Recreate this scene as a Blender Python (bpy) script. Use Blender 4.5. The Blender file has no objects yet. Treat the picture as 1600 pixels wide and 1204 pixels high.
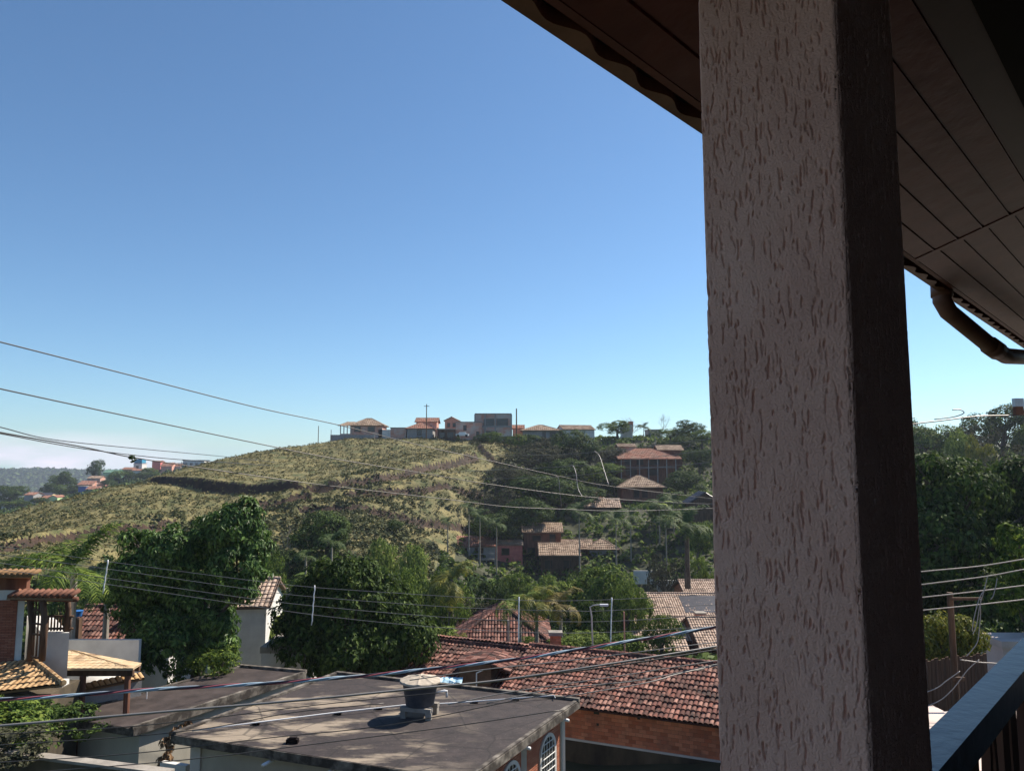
import bpy, math, random
import numpy as np
from mathutils import Vector, noise as mn
R = math.radians
scene = bpy.context.scene
col = scene.collection
# ------------------------------------------------------------------ camera, world, sun, exposure
FPX, PITCH = 1186.0, R(6.0)
cd = bpy.data.cameras.new("Camera"); cam = bpy.data.objects.new("Camera", cd); col.objects.link(cam)
cd.sensor_width = 36; cd.lens = 36 * FPX / 1600; cd.clip_start = 0.05; cd.clip_end = 20000
cam.location = (0, 0, 0); cam.rotation_euler = (R(90) + PITCH, 0, 0)
scene.camera = cam
SUN = Vector((.88, .66, 1.08)).normalized()
elev = math.asin(SUN.z); az = math.atan2(SUN.x, SUN.y)
w_ = bpy.data.worlds.new("World"); scene.world = w_; w_.use_nodes = True
nt = w_.node_tree; nt.nodes.clear()
def wn(t, **k):
    n = nt.nodes.new(t)
    for a, b in k.items(): setattr(n, a, b)
    return n
tc = wn('ShaderNodeTexCoord'); sp = wn('ShaderNodeSeparateXYZ'); cb = wn('ShaderNodeCombineXYZ')
mx = wn('ShaderNodeMath', operation='MAXIMUM'); mx.inputs[1].default_value = 0.025
sky = wn('ShaderNodeTexSky', sky_type='NISHITA'); sky.sun_disc = False
sky.sun_elevation = elev; sky.sun_rotation = az; sky.altitude = 900; sky.air_density = 1.0; sky.dust_density = 0.5; sky.ozone_density = 2.2
bg = wn('ShaderNodeBackground'); bg.inputs[1].default_value = 0.072
out = wn('ShaderNodeOutputWorld')
L_ = nt.links.new
L_(tc.outputs['Generated'], sp.inputs[0]); L_(sp.outputs[0], cb.inputs[0]); L_(sp.outputs[1], cb.inputs[1])
L_(sp.outputs[2], mx.inputs[0]); L_(mx.outputs[0], cb.inputs[2]); L_(cb.outputs[0], sky.inputs[0])
# low pinkish cloud bank on the left horizon (part of the sky)
mp = wn('ShaderNodeMapping'); mp.inputs['Scale'].default_value = (3, 3, 14)
no = wn('ShaderNodeTexNoise'); no.inputs['Scale'].default_value = 2.2; no.inputs['Detail'].default_value = 6
L_(tc.outputs['Generated'], mp.inputs[0]); L_(mp.outputs[0], no.inputs[0])
hz = wn('ShaderNodeMapRange'); hz.inputs[1].default_value = 0.042; hz.inputs[2].default_value = 0.004
L_(sp.outputs[2], hz.inputs[0])
axm = wn('ShaderNodeMapRange'); axm.inputs[1].default_value = -0.36; axm.inputs[2].default_value = -0.50
L_(sp.outputs[0], axm.inputs[0])
nr = wn('ShaderNodeMapRange'); nr.inputs[1].default_value = 0.30; nr.inputs[2].default_value = 0.52
L_(no.outputs[0], nr.inputs[0])
m1 = wn('ShaderNodeMath', operation='MULTIPLY'); m2 = wn('ShaderNodeMath', operation='MULTIPLY'); m3 = wn('ShaderNodeMath', operation='MULTIPLY')
L_(hz.outputs[0], m1.inputs[0]); L_(axm.outputs[0], m1.inputs[1]); L_(m1.outputs[0], m2.inputs[0]); L_(nr.outputs[0], m2.inputs[1])
m3.inputs[1].default_value = 0.9; L_(m2.outputs[0], m3.inputs[0])
mixc = wn('ShaderNodeMix', data_type='RGBA'); mixc.inputs[7].default_value = (13.0, 9.0, 9.4, 1)
L_(m3.outputs[0], mixc.inputs[0]); L_(sky.outputs[0], mixc.inputs[6])
tint = wn('ShaderNodeMix', data_type='RGBA', blend_type='MULTIPLY'); tint.inputs[0].default_value = 1; tint.inputs[7].default_value = (0.76, 0.955, 1.06, 1)
L_(mixc.outputs[2], tint.inputs[6]); L_(tint.outputs[2], bg.inputs[0]); L_(bg.outputs[0], out.inputs[0])
sl = bpy.data.lights.new("Sun", 'SUN'); sl.energy = 4.8; sl.angle = R(0.5); sl.color = (1, .90, .77)
so = bpy.data.objects.new("Sun", sl); col.objects.link(so); so.rotation_euler = SUN.to_track_quat('Z', 'Y').to_euler()
vs = scene.view_settings; vs.view_transform = 'Standard'; vs.look = 'None'; vs.gamma = 1; vs.exposure = 0.9
scene.render.engine = 'CYCLES'; scene.cycles.max_bounces = 6; scene.cycles.transparent_max_bounces = 8; scene.cycles.volume_bounces = 0

# ------------------------------------------------------------------ pixel rays of the photograph's camera
cp, sp_ = math.cos(PITCH), math.sin(PITCH)
def ray(x, y):
    r = (x - 800) / FPX; u = -(y - 602) / FPX
    return np.array([r, cp - u * sp_, sp_ + u * cp])
def at(x, y, d): v = ray(x, y); return Vector(v * (d / v[1]))
def atz(x, y, z): v = ray(x, y); return Vector(v * (z / v[2]))
def proj(P):
    fw = P[1] * cp + P[2] * sp_; up = -P[1] * sp_ + P[2] * cp
    return 800 + FPX * P[0] / fw, 602 - FPX * up / fw
# ------------------------------------------------------------------ materials
def mat(name, c1, c2=None, scale=3.0, rough=.85, bump=0.0, bscale=None, c3=None, detail=6, stretch=(1, 1, 1), trans=0, lo=.35, hi=.65, spec=.3, island=False, metal=0, dist=.02):
    m = bpy.data.materials.new(name); m.use_nodes = True
    t = m.node_tree; b = t.nodes['Principled BSDF']; N = t.nodes.new; K = t.links.new
    b.inputs['Roughness'].default_value = rough; b.inputs['Specular IOR Level'].default_value = spec; b.inputs['Metallic'].default_value = metal
    b.inputs['Base Color'].default_value = (*c1, 1)
    if c2 or bump:
        tx = N('ShaderNodeTexCoord'); mpn = N('ShaderNodeMapping'); mpn.inputs['Scale'].default_value = stretch
        K(tx.outputs['Object'], mpn.inputs[0])
        n = N('ShaderNodeTexNoise'); n.inputs['Scale'].default_value = scale; n.inputs['Detail'].default_value = detail; n.inputs['Roughness'].default_value = .6
        K(mpn.outputs[0], n.inputs['Vector'])
    if c2:
        cr = N('ShaderNodeValToRGB'); e = cr.color_ramp.elements
        e[0].position = lo; e[0].color = (*c1, 1); e[1].position = hi; e[1].color = (*c2, 1)
        if c3: x = e.new((lo + hi) / 2); x.color = (*c3, 1)
        if island:
            g = N('ShaderNodeNewGeometry'); K(g.outputs['Random Per Island'], cr.inputs[0])
        else: K(n.outputs[0], cr.inputs[0])
        K(cr.outputs[0], b.inputs['Base Color'])
        csock = cr.outputs[0]
    else: csock = None
    if bump:
        n2 = N('ShaderNodeTexNoise'); n2.inputs['Scale'].default_value = bscale or scale * 4; n2.inputs['Detail'].default_value = 5
        K(mpn.outputs[0], n2.inputs['Vector'])
        bp = N('ShaderNodeBump'); bp.inputs['Strength'].default_value = bump; bp.inputs['Distance'].default_value = dist
        K(n2.outputs[0], bp.inputs['Height']); K(bp.outputs[0], b.inputs['Normal'])
    if trans:
        tr = N('ShaderNodeBsdfTranslucent'); ms = N('ShaderNodeMixShader'); ms.inputs[0].default_value = trans
        if csock: K(csock, tr.inputs[0])
        else: tr.inputs[0].default_value = (*c1, 1)
        K(b.outputs[0], ms.inputs[1]); K(tr.outputs[0], ms.inputs[2]); K(ms.outputs[0], t.nodes['Material Output'].inputs[0])
    return m
def cells(name, cols, cw, ch, mortar=None, mw=0.0, rough=.85, dirt=None, offset=True, pan=None):
    """per-cell random colour (tiles / bricks) driven by the metre UVs"""
    m = bpy.data.materials.new(name); m.use_nodes = True
    t = m.node_tree; b = t.nodes['Principled BSDF']; N = t.nodes.new; K = t.links.new
    b.inputs['Roughness'].default_value = rough; b.inputs['Specular IOR Level'].default_value = .2
    uv = N('ShaderNodeUVMap'); s = N('ShaderNodeSeparateXYZ'); K(uv.outputs[0], s.inputs[0])
    def mth(op, a, bb=None):
        n = N('ShaderNodeMath'); n.operation = op
        for i, v in enumerate((a, bb)):
            if v is None: continue
            if isinstance(v, (int, float)): n.inputs[i].default_value = v
            else: K(v, n.inputs[i])
        return n.outputs[0]
    v = mth('DIVIDE', s.outputs[1], ch); vf = mth('FLOOR', v)
    u = mth('DIVIDE', s.outputs[0], cw)
    if offset: u = mth('ADD', u, mth('MULTIPLY', mth('MODULO', vf, 2), .5))
    uf = mth('FLOOR', u)
    c = N('ShaderNodeCombineXYZ'); K(uf, c.inputs[0]); K(vf, c.inputs[1])
    wn_ = N('ShaderNodeTexWhiteNoise'); K(c.outputs[0], wn_.inputs['Vector'])
    cr = N('ShaderNodeValToRGB'); e = cr.color_ramp.elements; n = len(cols)
    e[0].color = (*cols[0], 1); e[-1].color = (*cols[-1], 1)
    for i in range(1, n - 1): x = e.new(i / (n - 1)); x.color = (*cols[i], 1)
    K(wn_.outputs['Value'], cr.inputs[0]); o = cr.outputs[0]
    if dirt:
        tx = N('ShaderNodeTexCoord'); nz = N('ShaderNodeTexNoise'); nz.inputs['Scale'].default_value = dirt[1]; nz.inputs['Detail'].default_value = 7
        K(tx.outputs['Object'], nz.inputs['Vector'])
        r2 = N('ShaderNodeMapRange'); r2.inputs[1].default_value = dirt[2]; r2.inputs[2].default_value = dirt[3]; K(nz.outputs[0], r2.inputs[0])
        mm = N('ShaderNodeMix'); mm.data_type = 'RGBA'; K(r2.outputs[0], mm.inputs[0]); K(o, mm.inputs[6]); mm.inputs[7].default_value = (*dirt[0], 1); o = mm.outputs[2]
    if pan:
        fu = mth('FRACT', u); a = mth('ABSOLUTE', mth('SUBTRACT', fu, .5)); rr2 = N('ShaderNodeMapRange'); rr2.inputs[1].default_value = .30; rr2.inputs[2].default_value = .42; K(a, rr2.inputs[0])
        mm = N('ShaderNodeMix'); mm.data_type = 'RGBA'; K(rr2.outputs[0], mm.inputs[0]); K(o, mm.inputs[6]); mm.inputs[7].default_value = (*pan, 1); o = mm.outputs[2]
    if mortar:
        fu = mth('FRACT', u); fv = mth('FRACT', v)
        a = mth('MINIMUM', mth('MULTIPLY', fu, cw), mth('MULTIPLY', fv, ch)); g = mth('LESS_THAN', a, mw)
        mm = N('ShaderNodeMix'); mm.data_type = 'RGBA'; K(g, mm.inputs[0]); K(o, mm.inputs[6]); mm.inputs[7].default_value = (*mortar, 1); o = mm.outputs[2]
        bp = N('ShaderNodeBump'); bp.inputs['Distance'].default_value = .01; bp.invert = True; K(g, bp.inputs['Height']); K(bp.outputs[0], b.inputs['Normal'])
    K(o, b.inputs['Base Color'])
    return m
# ------------------------------------------------------------------ mesh builder
def link_mesh(name, V, F, m, parent=None, uv=None, smooth=False, kind=None, mats=None, midx=None):
    me = bpy.data.meshes.new(name)
    V = np.asarray(V, dtype=np.float32)
    if isinstance(F, np.ndarray):
        k = F.shape[1]; nf = len(F)
        me.vertices.add(len(V)); me.vertices.foreach_set('co', V.ravel())
        me.loops.add(nf * k); me.loops.foreach_set('vertex_index', F.astype(np.int32).ravel())
        me.polygons.add(nf); me.polygons.foreach_set('loop_start', np.arange(0, nf * k, k, dtype=np.int32))
        me.update(calc_edges=True)
    else:
        me.from_pydata([tuple(v) for v in V], [], F)
    if uv is not None:
        l = me.uv_layers.new(name='UVMap')
        vi = np.empty(len(me.loops), dtype=np.int32); me.loops.foreach_get('vertex_index', vi)
        l.data.foreach_set('uv', np.asarray(uv, dtype=np.float32)[vi].ravel())
    me.polygons.foreach_set('use_smooth', [bool(smooth)] * len(me.polygons))
    for x in (mats or [m]): me.materials.append(x)
    if midx is not None: me.polygons.foreach_set('material_index', np.asarray(midx, dtype=np.int32))
    o = bpy.data.objects.new(name, me); col.objects.link(o)
    if parent: o.parent = parent
    if kind: o['kind'] = kind
    return o
class MB:
    def __init__(s): s.v = []; s.f = []
    def hexa(s, p):       # p: 4 bottom ccw, 4 top ccw
        n = len(s.v); s.v += [tuple(q) for q in p]
        s.f += [[n, n+3, n+2, n+1], [n+4, n+5, n+6, n+7]] + [[n+i, n+(i+1) % 4, n+4+(i+1) % 4, n+4+i] for i in range(4)]
    def box(s, x0, x1, y0, y1, z0, z1):
        s.hexa([(x0, y0, z0), (x1, y0, z0), (x1, y1, z0), (x0, y1, z0), (x0, y0, z1), (x1, y0, z1), (x1, y1, z1), (x0, y1, z1)])
    def bar(s, a, b, wd, h):      # bar between two points, width wd, height h
        a = Vector(a); b = Vector(b); d = (b - a).normalized()
        sd = d.cross(Vector((0, 0, 1)))
        if sd.length < .01: sd = Vector((1, 0, 0))
        sd.normalize(); up = sd.cross(d)
        sd *= wd / 2; up *= h / 2
        s.hexa([a - sd - up, a + sd - up, b + sd - up, b - sd - up, a - sd + up, a + sd + up, b + sd + up, b - sd + up])
    def prism(s, poly, z0, z1):
        n = len(s.v); k = len(poly)
        zz0 = z0 if hasattr(z0, '__len__') else [z0] * k; zz1 = z1 if hasattr(z1, '__len__') else [z1] * k
        s.v += [(p[0], p[1], z) for p, z in zip(poly, zz0)] + [(p[0], p[1], z) for p, z in zip(poly, zz1)]
        s.f += [[n + i for i in range(k)][::-1], [n + k + i for i in range(k)]] + [[n+i, n+(i+1) % k, n+k+(i+1) % k, n+k+i] for i in range(k)]
    def tube(s, pts, r, k=6, cap=True):
        pts = [Vector(p) for p in pts]; n0 = len(s.v); m = len(pts)
        rr = r if hasattr(r, '__len__') else [r] * m
        ref = None
        for i, p in enumerate(pts):
            d = (pts[min(i+1, m-1)] - pts[max(i-1, 0)]).normalized()
            if ref is None: ref = d.orthogonal().normalized()
            ref = (ref - d * ref.dot(d)).normalized(); bi = d.cross(ref)
            for j in range(k):
                a = 2 * math.pi * j / k; s.v.append(tuple(p + (ref * math.cos(a) + bi * math.sin(a)) * rr[i]))
        for i in range(m - 1):
            for j in range(k):
                s.f.append([n0+i*k+j, n0+i*k+(j+1) % k, n0+(i+1)*k+(j+1) % k, n0+(i+1)*k+j])
        if cap:
            s.f.append([n0 + j for j in range(k)][::-1]); s.f.append([n0 + (m-1)*k + j for j in range(k)])
    def lathe(s, c, prof, k=20):
        n0 = len(s.v)
        for r, z in prof:
            for j in range(k): a = 2*math.pi*j/k; s.v.append((c[0]+r*math.cos(a), c[1]+r*math.sin(a), c[2]+z))
        for i in range(len(prof)-1):
            for j in range(k): s.f.append([n0+i*k+j, n0+i*k+(j+1) % k, n0+(i+1)*k+(j+1) % k, n0+(i+1)*k+j])
        s.f.append([n0+j for j in range(k)][::-1]); s.f.append([n0+(len(prof)-1)*k+j for j in range(k)])
    def xf(s, origin, yaw):
        c, n = math.cos(yaw), math.sin(yaw); o = origin
        s.v = [(o[0]+x*c-y*n, o[1]+x*n+y*c, o[2]+z) for x, y, z in s.v]; return s
    def build(s, name, m, parent=None, kind=None, smooth=False):
        # box-projected metre UVs, per loop: split vertices per face
        V = []; F = []; U = []
        if smooth: return link_mesh(name, s.v, s.f, m, parent, kind=kind, smooth=True)
        vv = [Vector(q) for q in s.v]
        for f in s.f:
            a, b, c = vv[f[0]], vv[f[1]], vv[f[2]]
            n = (b - a).cross(c - a)
            if n.length < 1e-9 and len(f) > 3: n = (c - a).cross(vv[f[3]] - a)
            if n.length > 0: n.normalize()
            if abs(n.z) < .7:
                t = Vector((-n.y, n.x, 0)).normalized()
                uvs = [(vv[i].dot(t), vv[i].z) for i in f]
            else: uvs = [(vv[i].x, vv[i].y) for i in f]
            F.append(list(range(len(V), len(V) + len(f)))); V += [s.v[i] for i in f]; U += uvs
        return link_mesh(name, V, F, m, parent, uv=U, kind=kind)
def tag(o, label=None, cat=None, group=None, kind=None):
    if label: o['label'] = label
    if cat: o['category'] = cat
    if group: o['group'] = group
    if kind: o['kind'] = kind
    return o
def thing(name, label, cat, loc=(0, 0, 0), group=None, rz=0):
    o = bpy.data.objects.new(name, None); col.objects.link(o); o.location = loc; o.rotation_euler = (0, 0, rz); o.empty_display_size = .3
    return tag(o, label, cat, group)
def copytree(o, parent=None):
    c = o.copy(); col.objects.link(c); c.parent = parent
    for ch in o.children: copytree(ch, c)
    return c
def V3(*a): return Vector(a)
#@MATS
# ------------------------------------------------------------------ colours
m_leaf_mango = mat('leaf_mango', (.02, .05, .010), (.15, .25, .055), island=True, c3=(.055, .115, .024), lo=0, hi=1, rough=.5, trans=.3, spec=.3)
m_leaf_dark = mat('leaf_dark', (.016, .034, .009), (.11, .16, .035), island=True, c3=(.042, .076, .017), lo=0, hi=1, rough=.65, trans=.26, spec=.12)
m_leaf_mid = mat('leaf_mid', (.03, .06, .012), (.21, .27, .05), island=True, c3=(.08, .135, .025), lo=0, hi=1, rough=.65, trans=.32, spec=.12)
m_leaf_pale = mat('leaf_pale', (.05, .09, .02), (.30, .36, .085), island=True, c3=(.14, .20, .045), lo=0, hi=1, rough=.65, trans=.34, spec=.12)
m_leaf_grey = mat('leaf_grey', (.03, .036, .022), (.115, .11, .07), island=True, c3=(.06, .065, .04), lo=0, hi=1, rough=.8, trans=.2, spec=.05)
m_leaf_yel = mat('leaf_yellow', (.07, .09, .015), (.30, .27, .04), island=True, c3=(.15, .17, .03), lo=0, hi=1, rough=.6, trans=.3)
m_leaf_rust = mat('leaf_rust', (.09, .055, .015), (.26, .20, .05), island=True, c3=(.14, .13, .03), lo=0, hi=1, rough=.6, trans=.3)
m_palm = mat('leaf_palm', (.022, .045, .014), (.12, .16, .05), island=True, c3=(.05, .09, .025), lo=0, hi=1, rough=.65, trans=.22, spec=.15)
m_bark = mat('bark', (.045, .035, .028), (.12, .10, .08), scale=6, bump=.6, stretch=(1, 1, .3))
m_bark_pale = mat('bark_pale', (.22, .20, .17), (.36, .33, .29), scale=6, bump=.4, stretch=(1, 1, .3))
m_plaster = mat('plaster_cream', (.38, .34, .28), (.50, .45, .38), scale=1.2, bump=.3, bscale=30, c3=(.46, .42, .35))
m_plaster_w = mat('plaster_white', (.50, .49, .47), (.66, .65, .62), scale=1.0, bump=.2, bscale=30)
m_plaster_g = mat('plaster_grey', (.22, .22, .22), (.33, .32, .31), scale=1.5, bump=.3, bscale=20)
m_pink = mat('plaster_pink', (.46, .13, .12), (.60, .19, .16), scale=1.5)
m_salmon = mat('plaster_salmon', (.50, .26, .19), (.62, .34, .26), scale=1.5)
m_green = mat('plaster_green', (.20, .38, .27), (.28, .50, .34), scale=1)
m_lime = mat('plaster_lime', (.45, .60, .30), (.55, .70, .38), scale=1)
m_bluew = mat('plaster_blue', (.04, .10, .32), (.06, .15, .42), scale=1)
m_yelw = mat('plaster_yellow', (.62, .50, .25), (.7, .58, .33), scale=1)
m_teal = mat('teal_paint', (.03, .20, .34), (.05, .28, .42), scale=1)
m_concrete = mat('concrete', (.20, .18, .16), (.34, .31, .27), scale=2, bump=.4, bscale=18, c3=(.27, .245, .21))
m_wood = mat('wood_brown', (.05, .028, .018), (.13, .075, .045), scale=4, stretch=(1, 1, .15), bump=.3)
m_wood_red = mat('wood_red', (.10, .04, .025), (.20, .09, .055), scale=3, stretch=(1, 1, .2), bump=.3)
m_glass = mat('window_dark', (.02, .022, .028), rough=.15, spec=.6)
m_white = mat('white_paint', (.72, .72, .70), (.8, .8, .78), scale=8)
m_pvc = mat('white_pvc', (.74, .75, .76), rough=.35)
m_metal = mat('galvanised', (.45, .46, .47), (.55, .56, .57), scale=20, rough=.45, metal=.4)
m_wire = mat('wire_dark', (.07, .067, .065), rough=.42, metal=.3)
m_wire_l = mat('wire_aluminium', (.26, .25, .24), rough=.45, metal=.4)
m_brick_r = cells('brick_blocks', [(.46, .14, .07), (.60, .21, .11), (.66, .27, .15), (.38, .12, .06), (.62, .24, .13)], .29, .15, mortar=(.36, .19, .13), mw=.008, dirt=((.26, .11, .07), 2.0, .5, .8))
m_brick_f = cells('brick_fine', [(.38, .12, .07), (.46, .17, .10), (.52, .22, .13)], .24, .068, mortar=(.10, .05, .035), mw=.014)
m_brick_far = cells('brick_far', [(.46, .21, .15), (.54, .27, .20), (.58, .31, .23)], 1.2, .5, mortar=(.48, .38, .32), mw=.04, dirt=((.50, .44, .40), .4, .42, .6))
m_tile_red = cells('tiles_red', [(.08, .04, .034), (.18, .074, .056), (.26, .11, .082), (.38, .21, .165), (.12, .054, .046), (.21, .088, .068)], .2, .38, offset=False, dirt=((.055, .038, .034), 1.3, .42, .66), rough=.9, pan=(.075, .035, .028))
m_tile_old = cells('tiles_old', [(.40, .28, .21), (.48, .36, .28), (.56, .43, .34), (.32, .23, .17)], .25, .4, offset=False, dirt=((.12, .09, .075), 1.0, .5, .75), pan=(.13, .09, .07))
m_tile_och = cells('tiles_ochre', [(.44, .27, .13), (.52, .34, .17), (.58, .40, .22), (.36, .21, .10)], .2, .3, offset=False, dirt=((.17, .10, .05), 1.6, .5, .75), pan=(.20, .12, .06))
m_tile_far = cells('tiles_far', [(.24, .105, .07), (.30, .14, .095), (.34, .18, .13)], .6, .9, offset=False, dirt=((.24, .16, .12), .5, .45, .7))
m_tile_farold = cells('tiles_far_old', [(.28, .20, .145), (.34, .25, .18), (.40, .30, .22)], .6, .9, offset=False, dirt=((.14, .09, .06), .5, .45, .7))
m_dkroof = mat('roof_panel_dark', (.035, .035, .045), (.06, .06, .07), scale=3, rough=.4)
#@TERRAIN
# ------------------------------------------------------------------ terrain from surveyed points
CP = []
def C(x, y, d): p = at(x, y, d); CP.append((p.x, p.y, p.z))
for q in [ # main hill crest, face, foot
 (290,730,185),(350,715,195),(430,701,205),(520,689,215),(600,684,222),(700,683,228),(745,688,226),(800,700,218),
 (300,752,166),(400,738,176),(500,728,186),(600,718,196),(700,704,208),
 (345,776,150),(470,777,153),(560,766,160),(650,742,175),(740,716,195),
 (420,797,140),(560,795,145),(700,768,165),(790,752,185),
 (480,835,122),(600,825,130),(680,812,155),(640,850,126),(665,872,120),(560,862,108),(735,890,142),(700,888,138),(745,840,162),
 (232,755,150),(180,758,147),(100,787,139),(40,812,131),(0,829,125),(-80,860,115),
 (100,815,124),(200,790,133),(280,803,130),(60,850,108),(200,832,114),(0,872,92),(150,872,92),(320,830,120),(-150,900,85),
 # beyond the crests
 (0,850,190),(100,830,195),(200,800,210),(30,812,300),(60,792,420),(0,806,400),(150,772,400),(-150,812,400),
 (140,770,480),(185,752,500),(230,745,520),(300,731,560),(360,730,560),(180,762,430),(240,775,300),(400,760,300),(600,720,300),(700,715,300),(850,735,320),
 # right side of the valley
 (760,905,140),(850,908,142),(950,905,142),(1040,900,135),(820,850,160),(930,820,165),(1040,800,170),
 (870,790,178),(1000,790,183),(1080,780,185),(850,745,200),(1000,757,203),(1080,750,205),(900,700,225),(1000,690,232),(1080,688,235),
 (1200,690,235),(1450,700,230),(1600,690,230),(1800,690,230),(1450,800,140),(1650,790,140),(1000,700,300),(1500,700,320)]: C(*q)
CP += [(0,0,-5),(-8,0,-5.2),(8,2,-4.8),(0,-20,-2),(-30,-20,-5),(30,-20,0),(-10,10,-8.6),(0,10,-8.3),(8,10,-7.4),(16,16,-7.2),(25,25,-8),
 (-25,15,-10.5),(-12,20,-10.8),(0,20,-10.8),(9,22,-9.6),(-20,30,-12),(-8,34,-12),(4,33,-12.3),(14,32,-11),(30,35,-9.5),(45,25,-6),
 (-40,30,-14),(-30,50,-16),(-10,50,-15.5),(8,50,-15),(25,50,-13.5),(-40,70,-19),(-15,75,-19.5),(10,75,-19.5),(28,75,-19),(50,70,-13),(80,60,-8),
 (-20,100,-23),(5,105,-24),(30,105,-23.5),(60,100,-18),(5,125,-25),(22,125,-25),(-40,88,-21),(0,-200,20),(200,0,10),(-200,0,-30),(-300,200,-50),(400,200,30),(-600,600,-70),(600,700,0),(0,800,-60),(0,500,-25)]
CP = np.array(CP)
def tps(r): return r  # biharmonic in 3D ~ linear kernel
def solve():
    P = CP[:, :2] / 50.; n = len(P)
    D = np.sqrt(((P[:, None] - P[None]) ** 2).sum(-1))
    A = np.zeros((n+3, n+3)); A[:n, :n] = -D - 0.0 + np.eye(n) * .01; A[:n, n] = 1; A[:n, n+1:] = P; A[n, :n] = 1; A[n+1:, :n] = P.T
    return np.linalg.solve(A, np.concatenate([CP[:, 2], [0, 0, 0]])), P
WS, PS = solve()
# smooth value noise
_rs = np.random.RandomState(7); _tab = _rs.rand(256, 256)
def vnoise(x, y):
    xi = np.floor(x).astype(int); yi = np.floor(y).astype(int); fx = x - xi; fy = y - yi
    fx = fx*fx*(3-2*fx); fy = fy*fy*(3-2*fy)
    g = lambda a, b: _tab[a % 256, b % 256]
    return (g(xi, yi)*(1-fx)+g(xi+1, yi)*fx)*(1-fy)+(g(xi, yi+1)*(1-fx)+g(xi+1, yi+1)*fx)*fy - .5
# cut banks along the farm tracks: polylines of (px,py,d), height
CUTS = [
 ([(235,752,160),(275,757,157),(310,764,155),(345,771,153),(420,776,152),(470,779,152),(525,774,155),(590,758,163),(650,741,173),(700,728,184),(745,716,194)], 1.9),
 ([(540,778,152),(600,768,157),(680,760,165),(740,757,172),(790,752,180)], 1.3),
 ([(400,800,140),(440,790,143),(480,786,146)], 1.5),
 ([(470,800,139),(560,793,144),(650,786,150),(720,781,157),(780,776,165)], 1.4),
 ([(0,866,97),(60,856,103),(110,846,108),(170,836,112),(225,826,116),(270,818,121)], 1.4),
 ([(655,812,141),(700,820,138),(740,822,140)], 1.0),
 ([(745,700,214),(752,712,205),(768,722,197),(800,728,196)], 1.2),
 ([(705,703,209),(712,714,200),(722,724,192)], .8),
]
CUTW = []
for pl, h in CUTS: CUTW.append((np.array([tuple(at(*q))[:2] for q in pl]), h))
def cutz(X, Y):
    Z = np.zeros_like(X); T = np.zeros_like(X)
    for pl, h in CUTW:
        best = np.full(X.shape, 1e9); sd = np.zeros_like(X); ed = np.zeros_like(X)
        for i in range(len(pl)-1):
            a, b = pl[i], pl[i+1]; d = b - a; l = np.hypot(*d); d = d / l; n = np.array([-d[1], d[0]])
            t = (X-a[0])*d[0] + (Y-a[1])*d[1]; tt = np.clip(t, 0, l)
            dx = X - (a[0]+d[0]*tt); dy = Y - (a[1]+d[1]*tt); dd = np.hypot(dx, dy)
            s = (X-a[0])*n[0] + (Y-a[1])*n[1]
            over = np.abs(t - tt) if True else 0
            m = dd < best; best = np.where(m, dd, best); sd = np.where(m, np.where(s >= 0, dd, -dd), sd)
            e = np.where(i == 0, np.clip(-t, 0, None), 0) + np.where(i == len(pl)-2, np.clip(t-l, 0, None), 0)
            ed = np.where(m, e, ed)
        fade = np.clip(1 - ed/4, 0, 1)
        wob = .6*vnoise(X*.35+3, Y*.35)
        s = sd + wob
        up = np.clip((s+.3)/1.7, 0, 1); up = up*up*(3-2*up) * np.exp(-np.clip(s-1, 0, None)/14)
        dn = -np.exp(-((s+1.2)/1.5)**2)*.25
        near = best < 40
        Z += np.where(near, (h*up + h*dn)*fade, 0); T = np.maximum(T, np.where(near & (s > -.5) & (s < 1.0), fade, 0)*np.clip(h/2, 0, 1))
    return Z, T
def rbf(X, Y):
    x = X/50.; y = Y/50.
    Z = WS[-3] + WS[-2]*x + WS[-1]*y
    for i in range(len(PS)): Z = Z - WS[i]*np.hypot(x-PS[i, 0], y-PS[i, 1])
    return Z
def ground_np(X, Y, want=False):
    r = np.hypot(X, Y)
    Z = rbf(X, Y)
    cz, T = cutz(X, Y); Z = Z + cz
    hill = np.clip((r-70)/40, 0, 1)
    Z = Z + hill*(.9*vnoise(X/9, Y/9) + .55*vnoise(X/2.6+9, Y/2.6) + .2*vnoise(X/1.15, Y/1.15+5)) + (1-hill)*.12*vnoise(X, Y)
    fz = -150 + 118*np.exp(-((r-2400)/520)**2)*(1+.25*vnoise(X/420, Y/420)) + np.clip(8*vnoise(X/60, Y/60), -2, 9)*(r > 1300)
    k = np.clip((r-620)/600, 0, 1); k = k*k*(3-2*k)
    Z = Z*(1-k) + fz*k - np.clip((r-3400)/2000, 0, 2)*120
    return (Z, T) if want else Z
def ground(x, y): return float(ground_np(np.array([float(x)]), np.array([float(y)]))[0])
ang = np.concatenate([np.arange(-46, 46, .19), np.arange(46, 314, 4)]); ang = np.radians(ang)
dist = np.concatenate([np.arange(1, 60, 1.2), np.arange(60, 88, .8), np.arange(88, 240, .46), np.geomspace(240, 900, 60), np.geomspace(920, 9000, 60)])
A, Dd = np.meshgrid(ang, dist); X = Dd*np.sin(A); Y = Dd*np.cos(A)
Z, T = ground_np(X, Y, True)
na, nd = len(ang), len(dist)
idx = np.arange(nd*na).reshape(nd, na)
nx = np.roll(idx, -1, axis=1)
F = np.stack([idx[:-1], nx[:-1], nx[1:], idx[1:]], -1).reshape(-1, 4)[:, ::-1]
Vg = np.stack([X.ravel(), Y.ravel(), Z.ravel()], 1)
ctr = np.array([[0, 0, Z[0].mean()]]); nV = len(Vg)
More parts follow.
